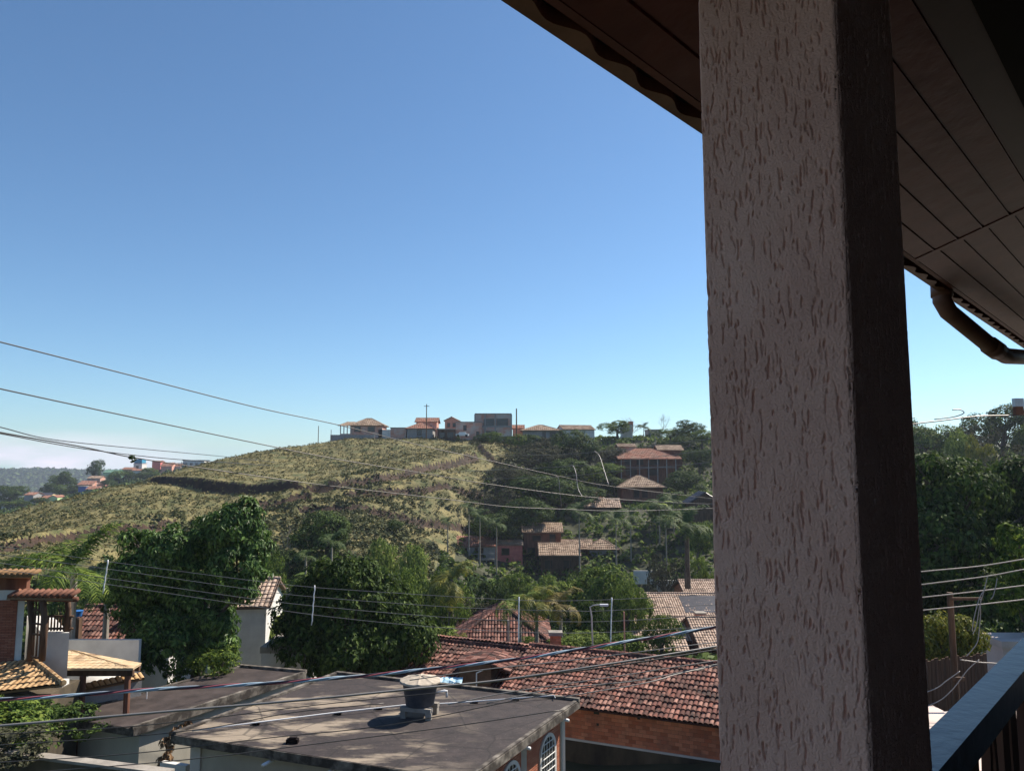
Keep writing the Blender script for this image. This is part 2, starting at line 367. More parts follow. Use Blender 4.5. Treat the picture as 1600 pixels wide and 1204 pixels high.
# material zones: 0 pasture, 1 red earth cut with bank shade in its colour, 2 valley soil, 3 far wooded land
fx = X[:-1].ravel(); fy = Y[:-1].ravel(); fr = np.hypot(fx, fy); ft = ((T[:-1]+T[1:])/2).ravel()
pxl = 800 + FPX*fx/np.maximum(fy, 1)
zone = np.zeros(len(F), int)
zone[fr < 88] = 2
zone[(pxl > 690+(fr-130)*1.45+18*vnoise(fx/6, fy/6)) & (fr > 60)] = 2
zone[(pxl > 420) & (fr < 112) & (fr >= 60)] = 2
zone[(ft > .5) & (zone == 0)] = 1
zone[fr > 255] = 3
zone[(fy < 5)] = 2
m_past = mat('pasture_grass', (.065, .078, .024), (.20, .17, .068), scale=.30, c3=(.125, .115, .045), bump=.9, bscale=2.5, detail=10, lo=.36, hi=.62, dist=.25)
m_earth_shade = mat('red_earth_shaded', (.018, .013, .008), (.065, .034, .020), scale=.9, bump=.6, bscale=4, dist=.15)  # red earth, darkened in the colour to stand in for shade on the banks
m_soil = mat('valley_soil', (.022, .03, .012), (.06, .062, .03), scale=.6, bump=.5, bscale=5)
m_farland = mat('wooded_land', (.02, .035, .02), (.06, .075, .04), scale=.05, bump=.8, bscale=.4, dist=2)
g = link_mesh('terrain', Vg, F, None, kind='structure', mats=[m_past, m_earth_shade, m_soil, m_farland], midx=zone, smooth=True)
mbp = MB(); mbp.lathe((0, 0, ground(0, 0)-.05), [(1.15, -.5), (1.15, 0)], 24); mbp.build('ground', m_soil, kind='structure')
#@PLANTS
# ------------------------------------------------------------------ plants
def leaf_arrays(cen, rad, nc, per, rc, size, rs, droop=.3, asp=2.0, up=.25, skin=(.72, 1.0), zmin=None):
    """leaf rhombi gathered in clumps over the surface of ellipsoid lobes"""
    cen = np.array(cen, float); rad = np.array(rad, float)
    area = (rad[:, 0]*rad[:, 1]+rad[:, 0]*rad[:, 2]); pr = area/area.sum()
    C_ = []
    tries = 0
    while len(C_) < nc and tries < nc*12:
        tries += 1
        k = rs.choice(len(cen), p=pr); d = rs.normal(size=3); d /= np.linalg.norm(d)
        if d[2] < -.55 and rs.rand() < .7: continue
        p = cen[k] + d*rad[k]*rs.uniform(*skin)
        q = ((p-cen)/rad); q = np.sqrt((q**2).sum(1)); q[k] = 9
        if q.min() < .62: continue
        C_.append((*p, *(d/rad[k]/np.linalg.norm(d/rad[k])), rs.uniform(.6, 1.35)))
    C_ = np.array(C_); n = len(C_)*per
    ci = np.repeat(np.arange(len(C_)), per)
    d = rs.normal(size=(n, 3)); d /= np.linalg.norm(d, axis=1)[:, None]
    fl = (d*C_[ci, 3:6]).sum(1) < -.35; d[fl] *= -1
    p = C_[ci, :3] + d*(rc*C_[ci, 6:7])*rs.uniform(.45, 1.05, (n, 1))*np.array([1, 1, .75])
    nrm = d*.7 + C_[ci, 3:6]*.6 + rs.normal(size=(n, 3))*.33 + np.array([0, 0, up]); nrm /= np.linalg.norm(nrm, axis=1)[:, None]
    ax = d + rs.normal(size=(n, 3))*.8 - np.array([0, 0, droop*2]); ax -= nrm*(ax*nrm).sum(1)[:, None]; ax /= np.linalg.norm(ax, axis=1)[:, None]
    sd = np.cross(nrm, ax); s = size*rs.uniform(.6, 1.3, (n, 1)); w = s/asp
    q0 = p - ax*s*.5; q1 = p + sd*w*.5 + nrm*s*.08; q2 = p + ax*s*.5 - np.array([0, 0, 1])*s*.12*droop*3; q3 = p - sd*w*.5 + nrm*s*.08
    V = np.stack([q0, q1, q2, q3], 1).reshape(-1, 3); F = np.arange(n*4).reshape(-1, 4)
    if zmin is not None:
        V[:, 2] = np.maximum(V[:, 2], zmin)
    return V, F
def limbs(mb, base, top, targets, r0, rs):
    base = Vector(base); top = Vector(top)
    mid = base.lerp(top, .5) + Vector((rs.uniform(-1, 1), rs.uniform(-1, 1), 0))*r0*.8
    mb.tube([base - Vector((0, 0, r0*2)), base, mid, top], [r0*1.5, r0*1.15, r0*.95, r0*.75], 8)
    for t in targets:
        t = Vector(t); s = base.lerp(top, rs.uniform(.6, 1)); m = s.lerp(t, .5) + Vector((0, 0, (t-s).length*.12))
        mb.tube([s, m, t], [r0*.5, r0*.33, r0*.12], 6)
        for j in range(3):
            e = t + Vector(rs.normal(size=3)).normalized()*min((t-s).length*.3, r0*2.2); mb.tube([m.lerp(t, .6), e], [r0*.16, r0*.05], 4)
PROTO = {}
def proto_tree(kind, seed):
    rs = np.random.RandomState(seed)
    n = 7 + seed % 4
    cen = []; rad = []
    spec = dict(dense=(.34, .62, 300, 26, .075, .036, m_leaf_dark), mango=(.34, .6, 300, 26, .075, .034, m_leaf_mid), pale=(.30, .6, 300, 24, .065, .036, m_leaf_pale),
                airy=(.30, .62, 210, 20, .075, .032, m_leaf_grey), yellow=(.30, .6, 230, 22, .07, .036, m_leaf_yel), olive=(.30, .62, 280, 24, .07, .032, m_leaf_mid))[kind]
    for i in range(n):
        a = rs.uniform(0, 6.28); rr = rs.uniform(.05, .30)
        cen.append((rr*math.cos(a), rr*math.sin(a), rs.uniform(.42, .80) if i else .62)); q = spec[0]*rs.uniform(.55, .85); rad.append((q, q, q*.72))
    V, F = leaf_arrays(cen, rad, spec[2], spec[3], spec[4], spec[5], rs, asp=1.7)
    t = MB(); limbs(t, (0, 0, 0), (0, 0, .5), cen, .03, rs)
    return (V, F, spec[6], t)
def tree(px, ytop, d, wpx, label, kind='dense', seed=1, ybase=None, name='tree', cat='tree', group=None, zx=1.0):
    base = at(px, 800, d); gz = ground(base.x, base.y)
    if ybase is not None: gz = at(px, ybase, d).z
    ztop = at(px, ytop, d).z; W = wpx/FPX*d*1.04; H = max(ztop-gz, W*.5)*1.03
    key = (kind, seed)
    if key not in PROTO:
        V, F, m, t = proto_tree(kind, seed)
        r = thing(name, label, cat, (base.x, base.y, gz-.1), group)
        t.build('trunk', m_bark, r); link_mesh('crown', V, F, m, r); PROTO[key] = r
    else:
        r = copytree(PROTO[key]); r.name = name; tag(r, label, cat); r.location = (base.x, base.y, gz-.1)
        if 'group' in r: del r['group']
        if group: r['group'] = group
    hs = H if H < W*1.7 else H
    r.scale = (W*zx, W*zx, hs); r.rotation_euler = (0, 0, (px*7.31+seed) % 6.28)
    return r
def frond(V, F, base, ang, elev0, length, rs, bend=1.5, npair=22, lw=.055, ll=.28, twist=0):
    """one pinnate palm frond: rachis and drooping leaflets"""
    p = Vector(base); seg = length/npair; e = elev0
    h = Vector((math.cos(ang), math.sin(ang), 0)); side = Vector((-h.y, h.x, 0))
    pts = []
    for i in range(npair+1):
        pts.append((p.copy(), e)); p = p + (h*math.cos(e)+Vector((0, 0, math.sin(e))))*seg; e -= bend/npair*(.4+1.2*i/npair)
    for i in range(2, npair+1):
        q, e = pts[i]; fwd = h*math.cos(e)+Vector((0, 0, math.sin(e))); t = i/npair
        L = length*ll*math.sin(math.pi*min(1, .18+.80*t))**.7*rs.uniform(.85, 1.1)
        for s in (-1, 1):
            dr = (side*s*.85 + fwd*.55 + Vector((0, 0, rs.uniform(-.35, .15)))).normalized()
            wv = fwd*length*lw*.45
            tip = q + dr*L - Vector((0, 0, L*rs.uniform(.15, .45)))
            md = q + dr*L*.55
            n = len(V); V += [tuple(q-wv*.5), tuple(q+wv*.5), tuple(md+wv*.55), tuple(md-wv*.45), tuple(tip)]
            F += [[n, n+1, n+2, n+3], [n+3, n+2, n+4]]
    n = len(V); w = length*.008
    for i in (0, npair//2, npair): q = pts[i][0]; V += [tuple(q-side*w), tuple(q+side*w), tuple(q+Vector((0, 0, -w*2)))]; w *= .55
    for k in (0, 3): F += [[n+k, n+k+1, n+k+4, n+k+3], [n+k+1, n+k+2, n+k+5, n+k+4], [n+k+2, n+k, n+k+3, n+k+5]]
def palm(px, ycrown, d, rpx, label, seed, nf=13, m=None, ybase=None, group='slender palms on the slope', name='palm_tree', bend=2.0, lean=0, tr=.11, e=(.1, 1.35)):
    """ycrown = pixel row of the crown's heart, rpx = frond reach in pixels"""
    rs = np.random.RandomState(seed)
    b = at(px, 800, d); gz = ground(b.x, b.y)
    if ybase: gz = at(px, ybase, d).z
    L = rpx/FPX*d*(1.0 if rpx < 40 else 1.15); zc = max(at(px, ycrown, d).z, gz+1) - gz
    r = thing(name, label, 'palm', (b.x, b.y, gz), group)
    t = MB(); t.tube([(0, 0, -.3), (lean*.3, 0, zc*.4), (lean, 0, zc-.15*L*.3), (lean, 0, zc)], [tr*1.25, tr, tr*.8, tr*.6], 8); t.build('trunk', m_bark_pale if tr < .2 else m_bark, r)
    V = []; F = []
    for i in range(nf):
        frond(V, F, (lean, 0, zc), i*2.4+rs.uniform(-.3, .3), e[0]+(e[1]-e[0])*((i*.618) % 1), L*rs.uniform(.85, 1.1), rs, bend=bend*rs.uniform(.8, 1.2))
    link_mesh('crown', V, F, m or m_palm, r)
    return r
def banana(px, ytop, d, wpx, label, seed, m=None, ybase=None, group=None):
    rs = np.random.RandomState(seed); b = at(px, 800, d); gz = ground(b.x, b.y)
    H = at(px, ytop, d).z - gz; r = thing('banana_plant', label, 'plant', (b.x, b.y, gz), group); W = wpx/FPX*d/2
    t = MB(); t.tube([(0, 0, -.2), (0, 0, H*.5), (0.02, 0, H*.72)], [.16, .12, .07], 8); t.build('stem', m_leaf_mid, r)
    V = []; F = []
    for i in range(11):
        a = i*2.4; e = rs.uniform(.9, 1.45); L = (H*.42 + W*.5)*rs.uniform(.8, 1.1); p = Vector((0, 0, H*.62)); h = Vector((math.cos(a), math.sin(a), 0)); s = Vector((-h.y, h.x, 0)); n = len(V)
        for k in range(9):
            tt = k/8; w = L*.14*math.sin(math.pi*min(1, .12+.86*tt))**.6
            V += [tuple(p+s*w-Vector((0, 0, w*.3))), tuple(p), tuple(p-s*w-Vector((0, 0, w*.3)))]
            p = p + (h*math.cos(e)*.9+Vector((0, 0, math.sin(e))))*L/8; e -= .26
            if k: F += [[n+3*k-3, n+3*k-2, n+3*k+1, n+3*k], [n+3*k-2, n+3*k-1, n+3*k+2, n+3*k+1]]
    link_mesh('leaves', V, F, m or m_leaf_pale, r); return r
def bare_tree(px, ytop, d, wpx, label, seed, ybase=None, m=None, group=None, trunk=.4):
    rs = np.random.RandomState(seed); b = at(px, 800, d); gz = ground(b.x, b.y)
    if ybase: gz = at(px, ybase, d).z
    H = at(px, ytop, d).z - gz; W = wpx/FPX*d/2; r = thing('bare_tree', label, 'tree', (b.x, b.y, gz), group)
    mb = MB()
    def rec(p, dirv, L, rad, lev):
        q = p + dirv*L; mb.tube([p, p.lerp(q, .5)+Vector(rs.normal(size=3))*L*.05, q], [rad, rad*.85, rad*.65], 5 if lev < 2 else 3, cap=False)
        if lev == 5: return
        for k in range(3 if lev else 5):
            nd = (dirv + Vector(rs.normal(size=3))*.55 + Vector((0, 0, .12))); nd.x *= 1.15; nd.normalize(); rec(q, nd, L*rs.uniform(.6, .85), rad*.58, lev+1)
    h0 = H*trunk*.75; rec(Vector((0, 0, -.2)), Vector((0, 0, 1)), h0, max(.10, H*.018), 0)
    vs_ = np.array(mb.v); zz = vs_[:, 2].max(); xx = np.percentile(np.abs(vs_[:, :2]), 98)
    k = vs_[:, 2] > h0; vs_[k, 2] = h0 + (vs_[k, 2]-h0)*(H-h0)/(zz-h0); vs_[:, :2] *= W/xx
    link_mesh('branches', vs_, mb.f, m or m_bark_pale, r); return r
def bush(px, ytop, d, wpx, label, kind='olive', seed=3, ybase=None, group=None, name='bush'):
    b = at(px, 800, d); gz = ground(b.x, b.y)
    if ybase: gz = at(px, ybase, d).z
    W = wpx/FPX*d*1.05; H = max(at(px, ytop, d).z - gz, W*.35)
    key = ('bush', kind, seed)
    if key not in PROTO:
        rs = np.random.RandomState(seed+50); m = dict(dense=m_leaf_dark, olive=m_leaf_mid, pale=m_leaf_pale, airy=m_leaf_grey, yellow=m_leaf_yel)[kind]
        cen = [(rs.uniform(-.28, .28), rs.uniform(-.28, .28), rs.uniform(.3, .62)) for i in range(7)]; rad = [(rs.uniform(.2, .3),)*2+(.34,) for i in range(7)]
        V, F = leaf_arrays(cen, rad, 150, 22, .09, .055, rs, asp=1.6)
        r = thing(name, label, 'bush', (0, 0, 0), group); t = MB()
        for c in cen[:5]: t.tube([(0, 0, -.05), (c[0]*.6, c[1]*.6, .2), c], [.02, .015, .006], 5)
        t.build('stems', m_bark, r); link_mesh('foliage', V, F, m, r); PROTO[key] = r
    else:
        r = copytree(PROTO[key]); r.name = name; tag(r, label, 'bush')
        if 'group' in r: del r['group']
        if group: r['group'] = group
    r.location = (b.x, b.y, gz-.05); r.scale = (W, W, H); r.rotation_euler = (0, 0, (px*3.7) % 6.28); return r
#@ROOFS
# ------------------------------------------------------------------ tiled roof planes and houses
def tile_patch(name, m, A, B, C_, D, parent, cw=.2, ch=.36, amp=.045, ns=6, thick=.06):
    """pan-tiled plane: A,B eave corners (left,right), C,D ridge corners (right,left)"""
    A, B, C_, D = [np.array(q, float) for q in (A, B, C_, D)]
    e = B - A; Lx = np.linalg.norm(e); e /= Lx
    g = (C_+D)/2 - (A+B)/2; n = np.cross(e, g); n /= np.linalg.norm(n)
    if n[2] < 0: n = -n
    up = np.cross(n, e)
    if up @ g < 0: up = -up
    T = (D-A) @ up
    sD, sC = (D-A) @ e, (C_-A) @ e
    s0, s1 = min(0, sD), max(Lx, sC)
    nc = max(1, int(round(T/ch)))
    xs = np.arange(s0, s1+1e-6, cw/ns); prof = amp*np.abs(np.sin(np.pi*xs/cw))**.7
    rows = []
    rsx = np.random.RandomState(int(abs(A[0]*100)) % 9999)
    jit = rsx.normal(size=(nc, int((s1-s0)/cw)+3))*amp*.22
    ti = np.floor((xs-s0)/cw).astype(int)
    for k in range(nc):
        rows.append((k*T/nc, .035+.0, k)); rows.append(((k+1)*T/nc - .002, 0.0, k))
    V = []; UV = []
    for t, h, k in rows:
        l = sD*t/T; r = Lx + (sC-Lx)*t/T
        x = np.clip(xs, l, r); hh = prof*(1 if True else 0) + h*(amp/.045) + jit[k][ti]
        P = A + e*x[:, None] + up*t + n*hh[:, None]
        V.append(P); UV.append(np.stack([x, np.full(len(x), (k+.5)*ch)], 1))
    V = np.concatenate(V); UV = np.concatenate(UV); w = len(xs); nr = len(rows)
    idx = np.arange(nr*w).reshape(nr, w)
    F = np.stack([idx[:-1, :-1], idx[:-1, 1:], idx[1:, 1:], idx[1:, :-1]], -1).reshape(-1, 4)
    # underside slab
    n0 = len(V); dn = n*thick
    V = np.concatenate([V, [A-dn, B-dn, C_-dn, D-dn, A+n*.01, B+n*.01, C_+n*.0, D+n*.0]]); UV = np.concatenate([UV, np.zeros((8, 2))])
    F = np.concatenate([F, [[n0+3, n0+2, n0+1, n0], [n0, n0+1, n0+5, n0+4], [n0+1, n0+2, n0+6, n0+5], [n0+3, n0, n0+4, n0+7], [n0+2, n0+3, n0+7, n0+6]]])
    return link_mesh(name, V, F, m, parent, uv=UV)
def ridge(name, m, a, b, parent, r=.13, step=.35):
    a = Vector(a); b = Vector(b); n = max(1, int((b-a).length/step)); mb = MB()
    for i in range(n): mb.tube([a.lerp(b, i/n), a.lerp(b, (i+1.08)/n)], [r, r*.82], 8)
    return mb.build(name, m, parent)
def open_win(root, x0, x1, z0, z1, y, fr=None, far=True, bars=0):
    f = MB(); t = .06 if not far else .12; q = .03
    for a in ((x0-t, x1+t, z1, z1+t), (x0-t, x1+t, z0-t, z0), (x0-t, x0, z0, z1), (x1, x1+t, z0, z1)): f.box(a[0], a[1], y-.05, y+.05, a[2], a[3])
    if bars:
        for k in range(1, bars): xx = x0+(x1-x0)*k/bars; f.box(xx-.02, xx+.02, y-.045, y+.03, z0, z1)
    w = f.build('window', fr or m_wood, root)
    p = MB(); p.box(x0, x1, y-.02, y+.02, z0, z1); p.build('pane', m_glass, w); return w
def house(name, label, cat, x0, x1, ybase, ytop, d, dep, wall, roof=None, rise=1.2, kind='gable', ov=.5, yaw=0, wins=(), doors=(), sink=2.5, cw=.5, ch=.8, group=None, trim=None, axis='x', build=True, chim=None, fr=None):
    """far or middle-distance house placed by its front wall; wins = (fx0,fx1,fz0,fz1) as fractions of the front"""
    xm = (x0+x1)/2; b = at(xm, ybase, d); W = (x1-x0)/FPX*d; H = at(xm, ytop, d).z - b.z
    r = thing(name, label, cat, b, group, yaw)
    w = MB(); h = W/2; D = dep
    w.box(-h, h, 0, D, -sink, H)
    if roof and kind == 'gable' and axis == 'y':
        w.v += [(-h, 0.0, H), (h, 0.0, H), (0, 0.0, H+rise), (-h, D, H), (h, D, H), (0, D, H+rise)]; n = len(w.v)-6
        w.f += [[n, n+1, n+2], [n+4, n+3, n+5]]
    if roof and kind == 'gable' and axis == 'x':
        w.v += [(-h, 0.0, H), (-h, D, H), (-h, D/2, H+rise), (h, 0.0, H), (h, D, H), (h, D/2, H+rise)]; n = len(w.v)-6
        w.f += [[n+1, n, n+2], [n+3, n+4, n+5]]
    w.build('wall', wall, r)
    for a in wins: open_win(r, -h+a[0]*W, -h+a[1]*W, a[2]*H, a[3]*H, -.0, fr=fr)
    for a in doors:
        q = MB(); q.box(-h+a[0]*W, -h+a[1]*W, -.05, .03, 0, a[2]*H); q.build('door', m_wood, r)
    if roof:
        s = ov; e0 = H - (rise/(D/2))*s*.6 if kind != 'flat' else H
        z0 = e0+.08; rz = H+rise+.10
        kw = dict(cw=cw, ch=ch, amp=.05 if cw < .4 else .09, ns=6 if cw < .4 else 4, thick=.12)
        if kind == 'gable' and axis == 'x':
            tile_patch('roof', roof, (-h-s, -s, z0), (h+s, -s, z0), (h+s, D/2, rz), (-h-s, D/2, rz), r, **kw)
            tile_patch('roof', roof, (h+s, D+s, z0), (-h-s, D+s, z0), (-h-s, D/2, rz), (h+s, D/2, rz), r, **kw)
            ridge('ridge_cap', roof, (-h-s, D/2, rz+.03), (h+s, D/2, rz+.03), r, r=.14)
        elif kind == 'gable':
            z0 = H - rise/h*s*.6+.08
            tile_patch('roof', roof, (-h-s, D+s, z0), (-h-s, -s, z0), (0, -s, rz), (0, D+s, rz), r, **kw)
            tile_patch('roof', roof, (h+s, -s, z0), (h+s, D+s, z0), (0, D+s, rz), (0, -s, rz), r, **kw)
            ridge('ridge_cap', roof, (0, -s, rz+.03), (0, D+s, rz+.03), r, r=.14)
        elif kind == 'hip':
            i = min(h, D/2)*.98
            l, rr = (-h+i-.0, h-i+.0) if h > D/2 else (-.2, .2)
            yl, yr = (D/2, D/2) if h > D/2 else (i, D-i)
            if h <= D/2: c1, c2 = (0, yl, rz), (0, yr, rz)
            else: c1, c2 = (l, D/2, rz), (rr, D/2, rz)
            P = [(-h-s, -s, z0), (h+s, -s, z0), (h+s, D+s, z0), (-h-s, D+s, z0)]
            if h > D/2:
                tile_patch('roof', roof, P[0], P[1], c2, c1, r, **kw); tile_patch('roof', roof, P[2], P[3], c1, c2, r, **kw)
                tile_patch('roof', roof, P[1], P[2], c2, c2, r, **kw); tile_patch('roof', roof, P[3], P[0], c1, c1, r, **kw)
                hips = ((P[0], c1), (P[3], c1), (P[1], c2), (P[2], c2), (c1, c2))
            else:
                tile_patch('roof', roof, P[0], P[1], c1, c1, r, **kw); tile_patch('roof', roof, P[2], P[3], c2, c2, r, **kw)
                tile_patch('roof', roof, P[1], P[2], c2, c1, r, **kw); tile_patch('roof', roof, P[3], P[0], c1, c2, r, **kw)
                hips = ((P[0], c1), (P[1], c1), (P[2], c2), (P[3], c2), (c1, c2))
            mb = MB()
            for a, b_ in hips: mb.tube([Vector(a)+Vector((0, 0, .05)), Vector(b_)+Vector((0, 0, .06))], .12, 6)
            mb.build('ridge_cap', roof, r)
        elif kind == 'shed':       # front eave low, back high
            tile_patch('roof', roof, (-h-s, -s, H), (h+s, -s, H), (h+s, D+s*.5, H+rise), (-h-s, D+s*.5, H+rise), r, **kw)
        elif kind == 'flat':
            q = MB(); q.box(-h-s, h+s, -s, D+s, H+.01, H+.3); q.build('roof', roof, r)
    return r, W, H
def into(o, root):      # world-coordinate mesh under an unrotated thing
    o.parent = root; o.location = -root.location; return o
#@BALCONY
# ------------------------------------------------------------------ the veranda the photograph is taken from
TH = R(42); U = Vector((math.sin(TH), math.cos(TH), 0)); WV = Vector((-math.cos(TH), math.sin(TH), 0))
def L(u, D, z): return U*u + WV*D + Vector((0, 0, z))
def lbox(mb, u0, u1, D0, D1, z0, z1): mb.hexa([L(u0, D0, z0), L(u0, D1, z0), L(u1, D1, z0), L(u1, D0, z0), L(u0, D0, z1), L(u0, D1, z1), L(u1, D1, z1), L(u1, D0, z1)])
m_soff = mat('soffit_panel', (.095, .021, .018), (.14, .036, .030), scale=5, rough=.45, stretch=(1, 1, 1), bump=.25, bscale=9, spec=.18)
m_mould = mat('grey_moulding', (.045, .022, .019), (.06, .03, .026), scale=6, rough=.5)
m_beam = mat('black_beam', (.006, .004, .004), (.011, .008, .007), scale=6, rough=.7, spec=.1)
m_gut = mat('gutter_brown', (.16, .07, .045), (.22, .10, .065), scale=10, rough=.5)
m_pillar = mat('textured_render', (.62, .335, .255), (.74, .425, .33), scale=4, detail=12, rough=.8, bump=.9, bscale=330, dist=.003, c3=(.69, .38, .29))
m_inwall = mat('interior_wall', (.035, .018, .014), (.05, .025, .02), scale=3)
m_floor = mat('floor_tile', (.05, .03, .022), (.07, .04, .03), scale=3, rough=.5)
m_rail = mat('varnished_rail', (.010, .008, .008), (.035, .024, .022), scale=9, rough=.36, stretch=(1, 1, 1), bump=.35, bscale=22, spec=.4, dist=.006)
def zp(D): return .9 + .332*(.863-D)
E_ = .0
vr = thing('veranda_roof', 'dark brown plank-lined veranda eave over the plastered pillar', 'roof', L(2, .4, 1.2))
def skew(mb, u0, u1, D0, D1, t0, t1):
    mb.hexa([L(u0, D0, zp(D0)+t0), L(u0, D1, zp(D1)+t0), L(u1, D1, zp(D1)+t0), L(u1, D0, zp(D0)+t0), L(u0, D0, zp(D0)+t1), L(u0, D1, zp(D1)+t1), L(u1, D1, zp(D1)+t1), L(u1, D0, zp(D0)+t1)])
plank_lines = [.863, .781, .690, .596, .500, .406]
for u0, u1, sh in ((-1.0, 3.61, 0), (3.63, 11, -.012)):
    mb = MB()
    for a, b in zip(plank_lines[:-1], plank_lines[1:]):
        a2, b2 = (a + (sh if a < .86 else 0), b + sh)
        skew(mb, u0, u1, b2+.005, a2-.002, 0, .012); skew(mb, u0, u1, b2-.002, b2+.005, .006, .013)
        skew(mb, u0, u1, b2+.005, b2+.011, -.0025, .0)
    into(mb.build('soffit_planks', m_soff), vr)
mb = MB(); skew(mb, 3.600, 3.640, .39, .862, -.004, .001); into(mb.build('joint_strip', m_soff), vr)
mb = MB(); skew(mb, -1.0, 11, .385, .404, -.006, .012); skew(mb, -1.0, 11, .312, .385, -.014, .012); into(mb.build('moulding', m_mould), vr)
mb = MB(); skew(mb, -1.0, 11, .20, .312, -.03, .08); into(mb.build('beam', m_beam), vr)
mb = MB()
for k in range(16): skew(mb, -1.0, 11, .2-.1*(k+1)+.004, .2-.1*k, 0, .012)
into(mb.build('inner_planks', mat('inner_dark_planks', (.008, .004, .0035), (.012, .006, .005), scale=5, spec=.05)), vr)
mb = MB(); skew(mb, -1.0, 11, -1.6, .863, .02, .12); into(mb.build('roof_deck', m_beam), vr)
mb = MB(); lbox(mb, -1.0, 11, .863, .884, .899, .99); into(mb.build('fascia', m_soff), vr)
V = []; F = []; us = np.arange(-1.0, 11, .02)
for i, u in enumerate(us):
    w = .906 + .013*math.sin(2*math.pi*u/.18) + .004*math.sin(u*9.1)
    V += [L(u, w, .893), L(u, .936, .889), L(u, .936, .925), L(u, w, .925)]
    if i: n = 4*i; F += [[n-4, n-3, n+1, n], [n-3, n-2, n+2, n+1], [n-2, n-1, n+3, n+2], [n-1, n-4, n, n+3]]
into(link_mesh('tile_ends', V, F, m_gut), vr)
mb = MB(); lbox(mb, -1.0, 11, .884, .93, .93, .99); into(mb.build('tile_bed', m_beam), vr)
mb = MB(); skew(mb, -1.0, 11, -1.6, .93, .14, .20); into(mb.build('roof_tiles', m_tile_red), vr)
def atD(px, py, D): v = Vector(ray(px, py)); return v*(D/v.dot(WV))
mb = MB()
dp = [atD(1471, 444, .93), atD(1472, 470, .93), atD(1482, 487, .915), atD(1553, 545, .80), atD(1572, 556, .77), atD(1640, 560, .70)]
mb.tube(dp, .045, 14); mb.tube([dp[0], dp[0].lerp(dp[1], .75)], .052, 14); mb.tube([dp[3].lerp(dp[2], .1), dp[3].lerp(dp[4], .3)], .052, 14)
into(mb.build('downspout', m_gut, smooth=True), vr)
# pillar with gouged render
rs = np.random.RandomState(3)
ua, ub, Da, Db = 1.045, 1.325, .333, .543
rad = .006
def side(a, b, n): return np.linspace(a, b, n+1)[:-1]
per = []   # (u,D,nu,nD,s)
s = 0
for (p, q, nn, n_) in (((ua, Db), (ua, Da), (-1, 0), 250), ((ua, Da), (ub, Da), (0, -1), 110), ((ub, Da), (ub, Db), (1, 0), 14), ((ub, Db), (ua, Db), (0, 1), 14)):
    l = math.hypot(q[0]-p[0], q[1]-p[1])
    for t in side(0, 1, n_):
        dd = min(t, 1-t)*l; rr = rad - math.sqrt(max(0, rad**2-(rad-min(dd, rad))**2))
        per.append((p[0]+(q[0]-p[0])*t - nn[0]*rr, p[1]+(q[1]-p[1])*t - nn[1]*rr, nn[0], nn[1], s+t*l))
    s += l
per = np.array(per); NPc = len(per)
zs = np.concatenate([np.linspace(-1.62, -.62, 12)[:-1], np.arange(-.62, 1.10, .0022)]); nz = len(zs)
Hm = np.zeros((nz, NPc)); ss = per[:, 4]
vis = 358
for k in range(4200):
    x = rs.uniform(0, .49); z = rs.uniform(-.62, 1.08); ln = rs.choice([rs.uniform(.003, .010), rs.uniform(.010, .036)], p=[.62, .38]); dep = rs.uniform(.0018, .0046); wd = rs.uniform(.0007, .0017)
    drift = rs.uniform(-.03, .03); mod = 1
    j0 = np.searchsorted(zs, z); n = int(ln/.0022)+1
    for i in range(n):
        if j0+i >= nz: break
        drift += rs.normal()*.10; drift *= .8; x += drift*.0026; mod = min(1.1, max(.35, mod+rs.normal()*.25))
        f = min(1, (i+1)/2, (n-i)/2)
        a = np.searchsorted(ss, x-3*wd); b = np.searchsorted(ss, x+3*wd)
        Hm[j0+i, a:b] = np.minimum(Hm[j0+i, a:b], -dep*f*mod*np.exp(-((ss[a:b]-x)/wd)**4))
gx, gz_ = np.meshgrid(ss*430, zs*250); Hm[:, :vis] += (.0007*vnoise(gx, gz_) + .0008*vnoise(gx/7, gz_/9) + .0034*vnoise(gx/40, gz_/40))[:, :vis]
Hm[:, 0] = Hm[:, 1]
Hm[:12] *= .3
PU = per[:, 0][None]+per[:, 2][None]*Hm; PD = per[:, 1][None]+per[:, 3][None]*Hm
Un, Wn = np.array(U), np.array(WV)
Vp = PU[..., None]*Un + PD[..., None]*Wn + zs[:, None, None]*np.array([0, 0, 1.])
idx = np.arange(nz*NPc).reshape(nz, NPc); nx = np.roll(idx, -1, 1)
Fp = np.stack([idx[:-1], nx[:-1], nx[1:], idx[1:]], -1).reshape(-1, 4)
p0 = L((ua+ub)/2, (Da+Db)/2, -1.62); Vp = Vp.reshape(-1, 3)-np.array(p0)
po = link_mesh('pillar', Vp, Fp, m_pillar, smooth=True); po.location = p0
tag(po, 'square pillar of the veranda in beige render scored with vertical grooves', 'pillar')
